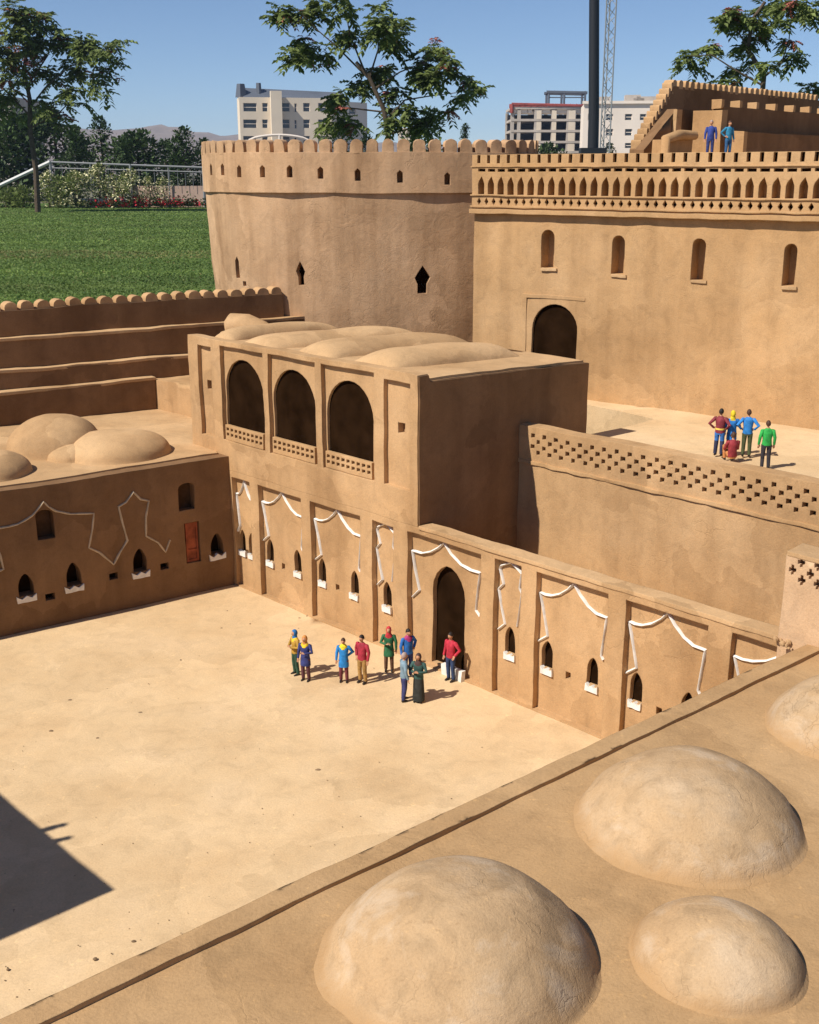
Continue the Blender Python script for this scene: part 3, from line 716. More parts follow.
# ================================================================== TALL END BLOCK beside the near roof
eb = thing('end_wall', FB.P(sE, WT, 0), 'stubby sunlit wall block pierced by clover holes at the right edge', 'wall')
qe = lambda x, y: FB.px(760 + x / 6.83, 530 + y / 6.83)
ez = qe(170, 155)[1]; es = qe(165, 400)[0]
eh = []
for x, y in ((290, 218), (228, 268), (347, 300), (287, 342), (403, 245), (395, 372)):
    s, z = qe(x, y); k = .0085
    eh.append(hole([(s - k, z + k * .6), (s - k, z - k * .6), (s - k * .35, z - k * .6), (s - k * .35, z - k * 1.4), (s + k * .35, z - k * 1.4), (s + k * .35, z - k * .6), (s + k, z - k * .6), (s + k, z + k * .6), (s + k * .35, z + k * .6), (s + k * .35, z + k * 1.5), (s - k * .35, z + k * 1.5), (s - k * .35, z + k * .6)], 0.022, back=1))
mb = MB(); wall(mb, FB, [(es, .2), (es + .5, .2), (es + .5, ez), (es, ez)], .075, eh, res=0.03, d0=-.004)
mb.build('wall', [M['pale'], M['dark']], eb, wobble=0.003)
mb = MB(); wall(mb, FB, rect(es - .002, es + .5, ez - .004, ez + .007), .079, res=0.025, d0=-.0045); mb.build('coping', M['sandroof'], eb, wobble=0.003, fr=10)

# ================================================================== NEAR ROOF with domes
FZ = 0.452
E0 = atz(0, 1023, FZ + .008); E1 = atz(819, 640, FZ + .008); fe = Vector((E1.x - E0.x, E1.y - E0.y, 0)).normalized(); fn = Vector((fe.y, -fe.x, 0))
FF = Frame(E0, fe, fn)
nr = thing('domed_roof', FF.P(0.9, 0, 0), 'near flat mud roof with thin kerb and four broad cracked domes', 'building')
Lf = (E1 - E0).length
mb = MB(); prism(mb, pl2(FF.P(-.7, 0, .0), FF.P(Lf + .35, 0, .0), FF.P(Lf + .35, 0, 1.75), FF.P(-.7, 0, 1.75)), 0.0, FZ, 0.03)
mb.build('roof', M['roof'], nr, wobble=0.0035, fr=4)
mb = MB(); prism(mb, pl2(FF.P(-.7, 0, -.007), FF.P(Lf + .35, 0, -.007), FF.P(Lf + .35, 0, .033), FF.P(-.7, 0, .033)), FZ - .02, FZ + .0075, 0.011)
mb.build('kerb', M['roof'], nr, wobble=0.0024, fr=9)
for x, y, r, h, el, lab in ((0.471, 1.712, 0.175, 0.094, (1, 1), None), (0.071, 1.358, 0.181, 0.104, (1, 1), None), (0.4285, 1.358, 0.112, 0.054, (1, 1), None), (0.862, 2.046, 0.147, 0.092, (1, 1), None)):
    mb = MB(); lathe(mb, (x, y, FZ), low_dome(r, h), 120, el, rough=0.005); mb.build('dome', M['dome'], nr)
mb = MB(); random.seed(4)
for k in range(14):
    p = atz(787 + random.gauss(0, 9), 641 + random.gauss(0, 4), WT + .008); r = random.uniform(.003, .007)
    lathe(mb, (p.x, p.y, p.z - .004), [(r, -r * .5), (r * 1.1, r * .2), (r * .6, r * .8), (r * .05, r)], 7, rough=0.006)
tag(mb.build('rubble', M['sandroof'], wobble=0.003, fr=60), kind='stuff')

# ================================================================== WEST WING outside the frame, its shadow lies on the court
WZ = 0.9
P2 = atz(115, 890) - Vector((SDX, SDY, 0)) * (WZ / math.tan(rad(SUN_EL)))
FW = Frame(P2, -be, -Vector((0.749, 0.663, 0)))
ww = thing('west_wing', FW.P(0, 0, 0), 'tall plain mud wing left of the courtyard, seen only by its shadow', 'building')
mb = MB(); prism(mb, pl2(FW.P(0, 0, 0), FW.P(1.15, 0, 0), FW.P(1.15, 0, .8), FW.P(0, 0, .8)), 0.0, WZ, 0.08); mb.build('wall', M['wall'], ww, wobble=0.004)

# pebbles and clods on the courtyard
mb = MB(); random.seed(9)
spots = [(240, 615), (228, 611), (222, 628), (250, 624), (265, 606), (300, 618), (307, 616), (98, 738), (140, 712), (52, 731), (8, 971), (95, 960), (134, 942), (620, 760), (318, 770), (180, 660), (70, 700)]
spots += [(random.uniform(0, 560), random.uniform(600, 1000)) for k in range(170)]
for i, (u, v) in enumerate(spots):
    p = atz(u, v); r = random.uniform(.002, .0036) if i < 17 else random.uniform(.0006, .0013)
    if FF.px(u, v) and (Vector((p.x, p.y, 0)) - FF.o).dot(fn) > -.03: continue
    lathe(mb, (p.x, p.y, 0.001), [(r * 1.2, -r * .4), (r * 1.3, r * .1), (r * .7, r * .6), (r * .05, r * .7)], 7, (random.uniform(.8, 1.7), 1), rough=0.004)
tag(mb.build('pebbles', M['stone'], smooth=True), kind='stuff')
# ================================================================== FIGURINES
def cloth(name, c, var=0.34): return plain(name, tuple(x * .92 + .012 for x in c), 0.7, 0.25, var, 75)
SKIN = plain('painted_skin', (0.50, 0.26, 0.15), 0.6, 0.3, 0.08)
SHOE = plain('painted_black', (0.025, 0.02, 0.018), 0.5, 0.4)
HAIRM = {'black': plain('black_hair', (0.018, 0.013, 0.011), 0.6, 0.3), 'brown': plain('brown_hair', (0.07, 0.032, 0.018), 0.6, 0.3), 'grey': plain('grey_hair', (0.34, 0.26, 0.24), 0.6, 0.3)}
CL = {}
def clm(c):
    if c not in CL: CL[c] = cloth('painted_cloth', c)
    return CL[c]
def skin_mesh(nodes, edges):
    """one continuous body grown round a skeleton"""
    names = list(nodes); me = bpy.data.meshes.new('body')
    me.from_pydata([nodes[n][0] for n in names], [(names.index(a), names.index(b)) for a, b in edges], [])
    ob = bpy.data.objects.new('body', me); COL.objects.link(ob)
    ob.modifiers.new('Skin', 'SKIN'); sub = ob.modifiers.new('Sub', 'SUBSURF'); sub.levels = 1
    for i, n in enumerate(names):
        sv = me.skin_vertices[0].data[i]; r = nodes[n][1]; sv.radius = (r, r); sv.use_root = (n == 'pelvis')
    dg = bpy.context.evaluated_depsgraph_get(); dg.update()
    m2 = bpy.data.meshes.new_from_object(ob.evaluated_get(dg))
    vs = [tuple(v.co) for v in m2.vertices]; fs = [tuple(p.vertices) for p in m2.polygons]
    bpy.data.objects.remove(ob); bpy.data.meshes.remove(m2); return vs, fs
def loft(mb, secs, seg=14, tw=None):
    """body-wide elliptical sections: (centre x, y, z, half width, half depth)"""
    rows = []
    for x, y, z, a, b in secs:
        rows += [(x + a * math.cos(2 * math.pi * k / seg), y + b * math.sin(2 * math.pi * k / seg), z) for k in range(seg)]
    fs = [(i * seg + k, i * seg + (k + 1) % seg, (i + 1) * seg + (k + 1) % seg, (i + 1) * seg + k) for i in range(len(secs) - 1) for k in range(seg)]
    fs += [tuple(range(seg))[::-1], tuple(range((len(secs) - 1) * seg, len(secs) * seg))]
    mb.add(rows, fs)
def head(mb, c, s=1.0):
    nu, nv = 16, 12; rows = []
    for j in range(nv + 1):
        for i in range(nu):
            a = 2 * math.pi * i / nu; t = math.pi * j / nv
            x, y, z = math.cos(a) * math.sin(t), math.sin(a) * math.sin(t), math.cos(t)
            px, py, pz = x * .078, y * .098, z * .122
            if z < 0: px *= 1 + .28 * z; py = py * (1 + .12 * z) - .012 * -z
            fr = max(0, -y)
            if fr > .75 and abs(x) < .32 and -.35 < z < .12: py -= .028 * (1 - abs(x) / .32)          # nose
            if fr > .6 and .1 < abs(x) < .55 and .02 < z < .28: py += .012                            # eye sockets
            if fr > .7 and abs(x) < .4 and -.68 < z < -.5: py -= .008                                 # mouth
            if abs(x) > .9 and abs(z) < .3: px *= 1.12                                                # ears
            rows.append((c[0] + px * s, c[1] + py * s, c[2] + pz * s))
    mb.add(rows, [(j * nu + i, (j + 1) * nu + i, (j + 1) * nu + (i + 1) % nu, j * nu + (i + 1) % nu) for j in range(nv) for i in range(nu)])
def hand(mb, w, d, side):
    d = Vector(d).normalized(); w = Vector(w); x = d.cross(Vector((0, 1, 0.2))).normalized()
    tube(mb, [w - d * .02, w + d * .03, w + d * .09], [.026, .036, .038], 8, flat=.55)
    for k, ln in enumerate((.066, .078, .082, .070)):
        o = w + d * .085 + x * ((k - 1.5) * .019); b = Vector((0, -.012, 0))
        tube(mb, [o, o + d * ln * .5 + b, o + d * ln * .92 + b * 2.6], [.0105, .0095, .007], 5)
    o = w + d * .03 + x * (-.03 * side); tube(mb, [o, o + d * .03 - x * .022 * side, o + d * .068 - x * .026 * side], [.012, .011, .008], 5)
ARMS = {'down': ((.26, .03, 1.14), (.27, -.05, .88), (0, -.1, -1)), 'hips': ((.37, .13, 1.19), (.235, .0, 1.03), (-.6, -.7, -.35)),
        'back': ((.33, .13, 1.17), (.12, .19, .98), (-1, .1, -.3)), 'fold': ((.29, -.05, 1.15), (.07, -.23, 1.15), (-1, -.05, .12)),
        'pocket': ((.32, .09, 1.16), (.21, -.04, .97), (-.3, -.3, -1)), 'knee': ((.24, -.14, 1.12), (.17, -.36, 1.10), (-.3, -.8, -.3))}
def person(p, facing, label, top, legs, h=0.15, hair='black', scarf=None, long_coat=False, skirt=False, arms=('down', 'down'), collar=None, legs_pose='stand', belt=None, shoes=True, walk=0.0, group=None, lower=None):
    """facing: heading of the chest on the plan, degrees"""
    root = thing('person', p, label, 'figurine', group)
    root.rotation_euler = (0, 0, rad(facing) + math.pi / 2); S = h / 1.74; root.scale = (S, S, S)
    sit = legs_pose == 'sit'; dz = -.66 if sit else 0.0
    def T(q): return (q[0], q[1] + (.05 if sit else 0), q[2] + dz)
    if sit: kn = [(sx * .17, -.34, .50) for sx in (-1, 1)]; an_ = [(sx * .14, -.30, .08) for sx in (-1, 1)]
    else: kn = [(sx * .105, -.015 - sx * walk * .4, .50) for sx in (-1, 1)]; an_ = [(sx * .115, .03 - sx * walk, .085) for sx in (-1, 1)]
    nodes = {'pelvis': (T((0, 0, .95)), .11), 'waist': (T((0, 0, 1.1)), .10), 'chest': (T((0, .005, 1.30)), .115), 'neck': (T((0, .0, 1.47)), .052), 'skull': (T((0, -.015, 1.57)), .05)}
    ed = [('pelvis', 'waist'), ('waist', 'chest'), ('chest', 'neck'), ('neck', 'skull')]; hands = []
    for i, sx in enumerate((-1, 1)):
        e, wr, hd = ARMS[arms[i]]; n = 'lr'[i]
        e = T((e[0] * sx, e[1], e[2])); wr = T((wr[0] * sx, wr[1], wr[2])); hands.append((wr, (hd[0] * sx, hd[1], hd[2]), sx))
        nodes['sh' + n] = (T((.185 * sx, .01, 1.40)), .058); nodes['el' + n] = (e, .044); nodes['wr' + n] = (wr, .03)
        nodes['hip' + n] = (T((.095 * sx, 0, .88)), .085); nodes['kn' + n] = (kn[i], .058); nodes['an' + n] = (an_[i], .038)
        ed += [('chest', 'sh' + n), ('sh' + n, 'el' + n), ('el' + n, 'wr' + n), ('pelvis', 'hip' + n), ('hip' + n, 'kn' + n), ('kn' + n, 'an' + n)]
    vs, fs = skin_mesh(nodes, ed)
    mb = MB(); mb.add(vs, fs); hc = T((0, -.02, 1.635)); head(mb, hc)
    for wv, hd, sx in hands: hand(mb, wv, hd, sx)
    def put(m, nm, mat):
        me = bpy.data.meshes.new(nm); me.from_pydata([tuple(q) for q in m.v], [], m.f); me.materials.append(mat)
        me.polygons.foreach_set('use_smooth', [True] * len(me.polygons)); me.set_sharp_from_angle(angle=rad(60))
        o = bpy.data.objects.new(nm, me); COL.objects.link(o); o.parent = root; return o
    put(mb, 'body', SKIN)
    def t3(x, y, z, a, b): q = T((x, y, z)); return (q[0], q[1], q[2], a, b)
    # jacket or coat
    mb = MB(); hem = .62 if long_coat and not sit else .86
    secs = [t3(0, 0, hem, .20 if long_coat else .175, .15 if long_coat else .125), t3(0, 0, .90, .180, .130), t3(0, 0, 1.08, .160, .115), t3(0, .0, 1.25, .185, .128), t3(0, .005, 1.38, .195, .115), t3(0, .005, 1.445, .135, .085), t3(0, 0, 1.485, .062, .062)]
    if long_coat and not sit: secs.insert(1, t3(0, 0, .76, .195, .142))
    loft(mb, secs)
    for i, n in enumerate('lr'): tube(mb, [T((.150 * (-1, 1)[i], .01, 1.405)), nodes['sh' + n][0], nodes['el' + n][0], nodes['wr' + n][0]], [.06, .074, .058, .044], 9)
    put(mb, 'coat' if long_coat else 'jacket', clm(top))
    # legs
    mb = MB()
    if skirt and not sit:
        loft(mb, [(0, .01, .07, .215, .19), (0, .01, .4, .20, .16), (0, 0, .75, .185, .14), (0, 0, .98, .16, .115)])
        put(mb, 'skirt', clm(legs))
    else:
        loft(mb, [t3(0, 0, .80, .150, .112), t3(0, 0, .90, .172, .122), t3(0, 0, 1.0, .155, .11)])
        for i, n in enumerate('lr'): tube(mb, [nodes['hip' + n][0], kn[i], an_[i]], [.098, .074, .062], 10)
        put(mb, 'trousers', clm(legs))
        if lower:
            mb = MB()
            for i, n in enumerate('lr'): tube(mb, [Vector(kn[i]) + Vector((0, 0, .06)), an_[i]], [.082, .068], 10)
            put(mb, 'boots', clm(lower))
    mb = MB()
    for i in (0, 1):
        a = an_[i]; tube(mb, [(a[0], a[1] + .06, .04), (a[0], a[1], .055), (a[0], a[1] - .10, .04), (a[0] * 1.05, a[1] - .18, .028)], [.034, .048, .042, .022], 9, flat=.95)
    put(mb, 'shoes', SHOE)
    mb = MB(); c = Vector(hc)
    if scarf:
        nu, nv = 16, 9; rows = []
        for j in range(nv + 1):
            for i in range(nu):
                a = 2 * math.pi * i / nu; t = math.pi * .80 * j / nv
                f = max(0, -math.sin(a)); cut = .70 if (f > .55 and j > 3) else 1.0
                rows.append(c + Vector((math.cos(a) * math.sin(t) * .100, math.sin(a) * math.sin(t) * .122 * cut + .008, math.cos(t) * .146)))
        mb.add(rows, [(j * nu + i, (j + 1) * nu + i, (j + 1) * nu + (i + 1) % nu, j * nu + (i + 1) % nu) for j in range(nv) for i in range(nu)])
        q = lambda z, w, d: (c.x, c.y + .02, c.z + z, w, d)
        loft(mb, [q(-.30, .155, .115), q(-.24, .165, .12), q(-.17, .105, .095), q(-.10, .085, .085)])
        put(mb, 'headscarf', clm(scarf))
    else:
        nu, nv = 16, 7; rows = []
        for j in range(nv + 1):
            for i in range(nu):
                a = 2 * math.pi * i / nu; back = (math.sin(a) + 1) / 2; t = (math.pi * (.36 + .30 * back)) * j / nv
                rows.append(c + Vector((math.cos(a) * math.sin(t) * .088, math.sin(a) * math.sin(t) * .108 + .006, math.cos(t) * .134)))
        mb.add(rows, [(j * nu + i, (j + 1) * nu + i, (j + 1) * nu + (i + 1) % nu, j * nu + (i + 1) % nu) for j in range(nv) for i in range(nu)])
        put(mb, 'hair', HAIRM[hair])
    if collar:
        mb = MB(); loft(mb, [t3(0, -.005, 1.33, .10, .130), t3(0, 0, 1.41, .172, .118), t3(0, 0, 1.47, .115, .09), t3(0, 0, 1.52, .066, .066)]); put(mb, 'scarf', clm(collar))
    if belt:
        mb = MB(); loft(mb, [t3(0, 0, .98, .178, .132), t3(0, 0, 1.04, .174, .130)]); put(mb, 'belt', clm(belt))
    return root
GC = 'painted figurines standing in the courtyard'; GP = 'painted figurines on the upper terrace'
fz = 0.0015
def fp(u, v, z): q = atz(u, v, z); return (q.x, q.y, z + fz)
BLUE, NAVY, YEL, RED, MAR, TAN, GRN = (.02, .17, .55), (.025, .035, .16), (.75, .50, .02), (.50, .025, .035), (.20, .022, .035), (.42, .24, .07), (.02, .15, .05)
person(fp(296, 675, 0), 215, 'figurine with bright blue headscarf and mustard top, leftmost in the courtyard', (.42, .24, .03), (.02, .07, .04), scarf=(.02, .16, .42), collar=YEL, arms=('fold', 'fold'), group=GC, h=.148)
person(fp(306, 681, 0), 250, 'figurine in navy coat with yellow collar and orange hair', NAVY, (.09, .025, .035), long_coat=True, scarf=(.55, .22, .05), collar=YEL, arms=('down', 'fold'), group=GC, h=.147)
person(fp(344, 682, 0), 262, 'figurine in bright blue knee length coat with yellow scarf', (.015, .22, .58), (.16, .03, .04), long_coat=True, hair='brown', collar=(.78, .62, .02), arms=('down', 'back'), group=GC, h=.143)
person(fp(362.5, 683, 0), 235, 'figurine in crimson jumper and tan trousers with black hair', (.36, .018, .04), TAN, arms=('pocket', 'down'), group=GC, h=.156)
person(fp(389, 671.5, 0), 265, 'figurine in dark green coat with red headscarf', (.02, .13, .05), (.13, .06, .03), scarf=(.55, .03, .04), long_coat=True, arms=('fold', 'down'), group=GC, h=.148)
person(fp(408, 677, 0), 300, 'figurine in blue and magenta jacket, black hair, hands on hips beside the doorway', (.015, .14, .48), NAVY, arms=('down', 'hips'), collar=(.40, .03, .16), group=GC, h=.158)
person(fp(404, 701, 0), 20, 'figurine in pale grey blue jacket and navy trousers, nearest pair in courtyard', (.17, .26, .33), (.03, .035, .13), hair='grey', arms=('down', 'fold'), group=GC, h=.152, walk=.04)
person(fp(418.5, 702, 0), 250, 'figurine in dark green top and long black skirt, nearest pair in courtyard', (.03, .085, .075), (.022, .025, .022), scarf=(.07, .035, .03), skirt=True, arms=('fold', 'fold'), group=GC, h=.152)
person(fp(450.5, 681, 0), 225, 'figurine in red jacket and navy trousers standing at the dark doorway', (.48, .02, .045), (.02, .045, .12), arms=('down', 'pocket'), group=GC, h=.158)
pz = PZ + .002
def fpt(u, v, up): q = aty(u, v, 1); q = atz(u, v, pz); return (q.x, q.y, pz + fz)
person(fpt(718, 456, 0), 60, 'figurine in maroon top and blue trousers with yellow belt, hands on hips', (.22, .025, .035), (.03, .15, .45), belt=(.7, .5, .08), arms=('hips', 'hips'), lower=(.02, .025, .07), group=GP, h=.155)
person(fpt(730, 455, 0), 80, 'figurine in yellow headscarf and blue coat on the terrace', (.02, .2, .58), (.12, .03, .05), scarf=(.78, .58, .02), long_coat=True, arms=('fold', 'down'), group=GP, h=.145)
person(fpt(731, 462, 0), 95, 'crouching figurine in dark red top in front of its terrace group', (.26, .022, .03), (.50, .20, .06), legs_pose='sit', hair='brown', arms=('knee', 'knee'), group=GP, h=.155)
person(fpt(745.5, 457, 0), 75, 'figurine in blue shirt and olive trousers, hands on hips, back turned', (.02, .20, .55), (.06, .075, .025), arms=('hips', 'hips'), hair='brown', group=GP, h=.155)
person(fpt(764.5, 469, 0), 85, 'figurine in bright green jacket standing apart near the pierced parapet', (.02, .36, .06), (.025, .022, .03), arms=('down', 'down'), hair='brown', group=GP, h=.152)
def top_fig(u, v, y): q = aty(u, v, y); return (q.x, q.y, DK + fz)
hy = 5.15
person(top_fig(709, 160, hy), 255, 'figurine in dark navy suit on the top deck above the frieze', (.02, .045, .24), (.02, .035, .16), hair='grey', arms=('down', 'down'), group='painted figurines on the top deck', h=.152)
person(top_fig(727, 160, hy + .02), 290, 'figurine in teal jacket on the top deck above the frieze', (.02, .20, .36), (.02, .1, .25), hair='brown', arms=('hips', 'down'), group='painted figurines on the top deck', h=.15)
# two more on the west wing, seen by their shadows only
for (u, v), lab in (((65, 824), 'figurine in black on west wing edge, casting the farther long shadow'), ((70, 837), 'figurine in black on west wing edge, casting the nearer long shadow')):
    q = atz(u, v) - Vector((SDX, SDY, 0)) * ((WZ + .15) / math.tan(rad(SUN_EL)))
    person((q.x, q.y, WZ + fz), 300, lab, (.05, .05, .06), (.03, .03, .03), group='figurines on the west wing', h=.15)

# ================================================================== PARK, TREES AND TOWN
def to_mesh(name, vs, fs, mats, parent=None, mi=None, smooth=False):
    me = bpy.data.meshes.new(name)
    o = world_loc(parent) if parent is not None else Vector((0, 0, 0))
    me.from_pydata([(p[0] - o.x, p[1] - o.y, p[2] - o.z) for p in vs], [], fs)
    for m in (mats if isinstance(mats, (list, tuple)) else [mats]): me.materials.append(m)
    if mi: me.polygons.foreach_set('material_index', mi)
    if smooth: me.polygons.foreach_set('use_smooth', [True] * len(fs))
    ob = bpy.data.objects.new(name, me); COL.objects.link(ob)
    if parent is not None: ob.parent = parent
    return ob
def leaf_mat(name, c, var=0.3, trans=0.25, sc=2.2, isl=1.0, stretch=None):
    m, nt, b = new_mat(name)
    oi = N(nt, 'ShaderNodeNewGeometry')
    n = noise_tex(nt, oi.outputs['Position'], sc, 4, 0.6, stretch=stretch)
    col = ramp(nt, n, [(0.3, tuple(x * (1 - var) for x in c)), (0.7, (c[0] * (1 + var * 1.1), c[1] * (1 + var), c[2] * (1 + var * .6)))])
    wr = ramp(nt, oi.outputs['Random Per Island'], [(0, (1 - .35 * isl, 1 - .35 * isl, 1 - .4 * isl)), (1, (1 + .3 * isl, 1 + .25 * isl, 1 + .1 * isl))])
    col = mix(nt, 1.0, col, wr, 'MULTIPLY')
    L(nt, col, b.inputs['Base Color']); b.inputs['Roughness'].default_value = 0.6; b.inputs['Specular IOR Level'].default_value = 0.25
    tr = N(nt, 'ShaderNodeBsdfTranslucent'); L(nt, col, tr.inputs['Color'])
    ms = N(nt, 'ShaderNodeMixShader'); ms.inputs[0].default_value = trans
    L(nt, b.outputs[0], ms.inputs[1]); L(nt, tr.outputs[0], ms.inputs[2])
    L(nt, ms.outputs[0], nt.nodes['Material Output'].inputs['Surface']); return m
M['leaf'] = leaf_mat('tree_leaf', (0.150, 0.200, 0.070), 0.35, 0.3)
M['leafdark'] = leaf_mat('evergreen_leaf', (0.056, 0.098, 0.038), 0.3, 0.12)
M['leafmid'] = leaf_mat('hedge_leaf', (0.052, 0.085, 0.032), 0.3, 0.15)
M['seed'] = leaf_mat('red_seed', (0.34, 0.115, 0.095), 0.25, 0.2)
M['bloom'] = plain('cream_bloom', (0.72, 0.68, 0.42), 0.7, 0.2, 0.1)
M['redbloom'] = plain('red_bloom', (0.55, 0.03, 0.05), 0.7, 0.2, 0.25, 9)
M['bark'] = plain('bark', (0.10, 0.075, 0.055), 0.9, 0.1, 0.3, 12)
M['steel'] = plain('painted_steel', (0.24, 0.25, 0.26), 0.5, 0.4, 0.1)
M['dksteel'] = plain('dark_steel', (0.016, 0.018, 0.024), 0.5, 0.4, 0.1)
M['palerail'] = plain('pale_rail', (0.62, 0.62, 0.60), 0.5, 0.4, 0.05)
M['conc'] = plain('raw_concrete', (0.46, 0.41, 0.36), 0.9, 0.2, 0.15, .8)
M['cream_wall'] = plain('cream_render', (0.72, 0.62, 0.49), 0.9, 0.2, 0.07, .25)
M['white_wall'] = plain('white_render', (0.78, 0.69, 0.60), 0.9, 0.2, 0.06, .25)
M['glass'] = plain('dark_window_glass', (0.035, 0.042, 0.05), 0.15, 0.6, 0.2, .5)
M['slate'] = plain('grey_roof_sheet', (0.10, 0.115, 0.145), 0.6, 0.4, 0.12, .4)
M['paving'] = plain('pink_paving', (0.50, 0.36, 0.29), 0.9, 0.2, 0.1, 2)
M['rust'] = plain('red_oxide_beam', (0.30, 0.07, 0.06), 0.8, 0.2, 0.2, 1)
# lawn and ground
m, nt, b = new_mat('lawn_turf'); p = pos(nt)
n1 = noise_tex(nt, p, 0.35, 4, 0.6, stretch=(0.35, 1.6, 1)); n2 = noise_tex(nt, p, 14, 5, 0.7)
col = ramp(nt, n1, [(0.3, (0.064, 0.112, 0.028)), (0.52, (0.086, 0.140, 0.038)), (0.72, (0.13, 0.165, 0.055))])
col = mix(nt, 0.8, col, ramp(nt, n2, [(0.3, (0.6, 0.62, 0.55)), (0.7, (1.3, 1.3, 1.2))]), 'MULTIPLY')
L(nt, col, b.inputs['Base Color']); b.inputs['Roughness'].default_value = 0.95; b.inputs['Specular IOR Level'].default_value = 0.1
bp = N(nt, 'ShaderNodeBump'); bp.inputs['Strength'].default_value = 0.9; bp.inputs['Distance'].default_value = 0.05; L(nt, n2, bp.inputs['Height']); L(nt, bp.outputs[0], b.inputs['Normal'])
M['turf'] = m
m, nt, b = new_mat('town_earth'); p = pos(nt)
col = ramp(nt, noise_tex(nt, p, 0.01, 6, 0.6), [(0.35, (0.10, 0.11, 0.06)), (0.65, (0.24, 0.19, 0.13))])
L(nt, col, b.inputs['Base Color']); b.inputs['Roughness'].default_value = 1.0; M['earth'] = m
def disc(name, r, z, mat, cx=0, cy=0, kind='structure', n=96):
    me = to_mesh(name, [(cx + r * math.cos(2 * math.pi * i / n), cy + r * math.sin(2 * math.pi * i / n), z) for i in range(n)], [tuple(range(n))], mat)
    return tag(me, kind=kind)
disc('ground', 1900, GROUND - 0.03, M['earth'])
mb = MB(); prism(mb, [(-70, -12), (70, -12), (70, 62), (-70, 62)], GROUND - 0.2, GROUND, 4.0)
tag(mb.build('lawn_soil', M['turf']), kind='structure')
# grass blades on the visible lawn (nobody could count them)
rg = random.Random(5); vs = []; fs = []; gm = []
for k in range(96000):
    y = 7.5 * (57.0 / 7.5) ** rg.random(); x = -y * (.36 - .24 * rg.random()) if k % 3 else y * rg.uniform(-.62, .25)
    hh = rg.uniform(.012, .026) * (1 + .006 * y); a = rg.uniform(0, 6.28); w_ = .007 + .0007 * y; lx, ly = rg.uniform(-.04, .04), rg.uniform(-.04, .04); o = len(vs)
    cx, sx = math.cos(a) * w_, math.sin(a) * w_
    vs += [(x - cx, y - sx, GROUND - .005), (x + cx, y + sx, GROUND - .005), (x + lx, y + ly, GROUND + hh)]; fs.append((o, o + 1, o + 2))
    edge_ = noise.noise(Vector((x * .35, y * .35, 5))) * 1.3; gm.append(1 if (21.6 + edge_ < y < 24.6 + edge_ and rg.random() < .6) or rg.random() < .03 else 0)
M['blade'] = leaf_mat('grass_blade', (0.150, 0.225, 0.060), 0.38, 0.3, 0.35, 0.4, (0.3, 1.4, 1))
M['dryblade'] = leaf_mat('dry_grass_blade', (0.22, 0.215, 0.085), 0.3, 0.3, 0.35, 0.4)
tag(to_mesh('grass', vs, fs, [M['blade'], M['dryblade']], None, gm), 'short mown dark green grass of the park lawn', 'grass', kind='stuff')

def frond(vs, fs, p, d, ln, w, rng, sag=.25):
    d = d.normalized(); side = d.cross(Vector((0, 0, 1)))
    side = side.normalized() if side.length > .05 else Vector((1, 0, 0))
    side = (side + Vector((rng.uniform(-.4, .4), rng.uniform(-.4, .4), rng.uniform(-.7, .7)))).normalized()
    m_ = p + d * ln * .5; t = p + d * ln + Vector((0, 0, -ln * sag)); o = len(vs)
    vs += [p, m_ + side * w, t, m_ - side * w]; fs += [(o, o + 1, o + 2, o + 3)]
def leafy_tree(name, base, trunk_pts, limbs, clumps, label, dist_y, seedn, leaf_len=.42, trunk_r=.09):
    """trunk and limbs follow given points; every clump is a spray of long drooping compound leaves"""
    rng = random.Random(seedn); root = thing(name, base, label, 'tree', 'flowering park trees')
    mb = MB(); tube(mb, trunk_pts, [trunk_r * (1 - .5 * i / (len(trunk_pts) - 1)) for i in range(len(trunk_pts))], 9)
    for l in limbs: tube(mb, l, [trunk_r * .34 * (1 - .7 * i / (len(l) - 1)) for i in range(len(l))], 6)
    twigs = []
    vs, fs, mi = [], [], []
    for c, r, dens, redf in clumps:
        c = Vector(c)
        for k in range(max(2, int(dens * .74))):
            q = c + Vector((rng.gauss(0, r * .32), rng.gauss(0, r * .40), rng.gauss(0, r * .27)))
            if rng.random() < .35: twigs.append((c, q))
            isred = rng.random() < redf
            for j in range(rng.randint(5, 8)):
                a = rng.uniform(0, 6.28); el = rng.uniform(-.8, .7); dd = Vector((math.cos(a) * math.cos(el), math.sin(a) * math.cos(el), math.sin(el)))
                n0 = len(fs); L_ = leaf_len * rng.uniform(.55, 1.15) * (.6 if isred else 1)
                # compound leaf: pairs of leaflets along a drooping stalk
                for q_ in range(4):
                    t = (q_ + 1) / 4; pp = q + dd * L_ * t + Vector((0, 0, -.32 * L_ * t * t)); s_ = dd.cross(Vector((0, 0, 1))).normalized() if abs(dd.z) < .98 else Vector((1, 0, 0))
                    for sg in (-1, 1): frond(vs, fs, pp, s_ * sg + dd * .7 + Vector((0, 0, -.25)), L_ * .52, L_ * .15, rng, .25)
                mi += [1 if isred else 0] * (len(fs) - n0)
    for a, b in twigs: tube(mb, [a, (a + b) / 2 + Vector((0, 0, .03)), b], [trunk_r * .13, trunk_r * .09, trunk_r * .04], 4)
    mb.build('trunk', M['bark'], root, merge=False)
    to_mesh('crown', vs, fs, [M['leaf'], M['seed']], root, mi); return root
def tp(y): return lambda u, v, dy=0.0: aty(u, v, y + dy)
R_ = random.Random(3)
q = tp(48.0); g = q(38, 212); base = Vector((g.x, g.y, GROUND))
cl = []
def clump(q, u, v, rpx, n, red, span=2.0):
    k = R_.uniform(-span, span) * .5; p = q(u - 5, v, k); cl.append((p, rpx * .037 * (p.y / 45.0), n, red))
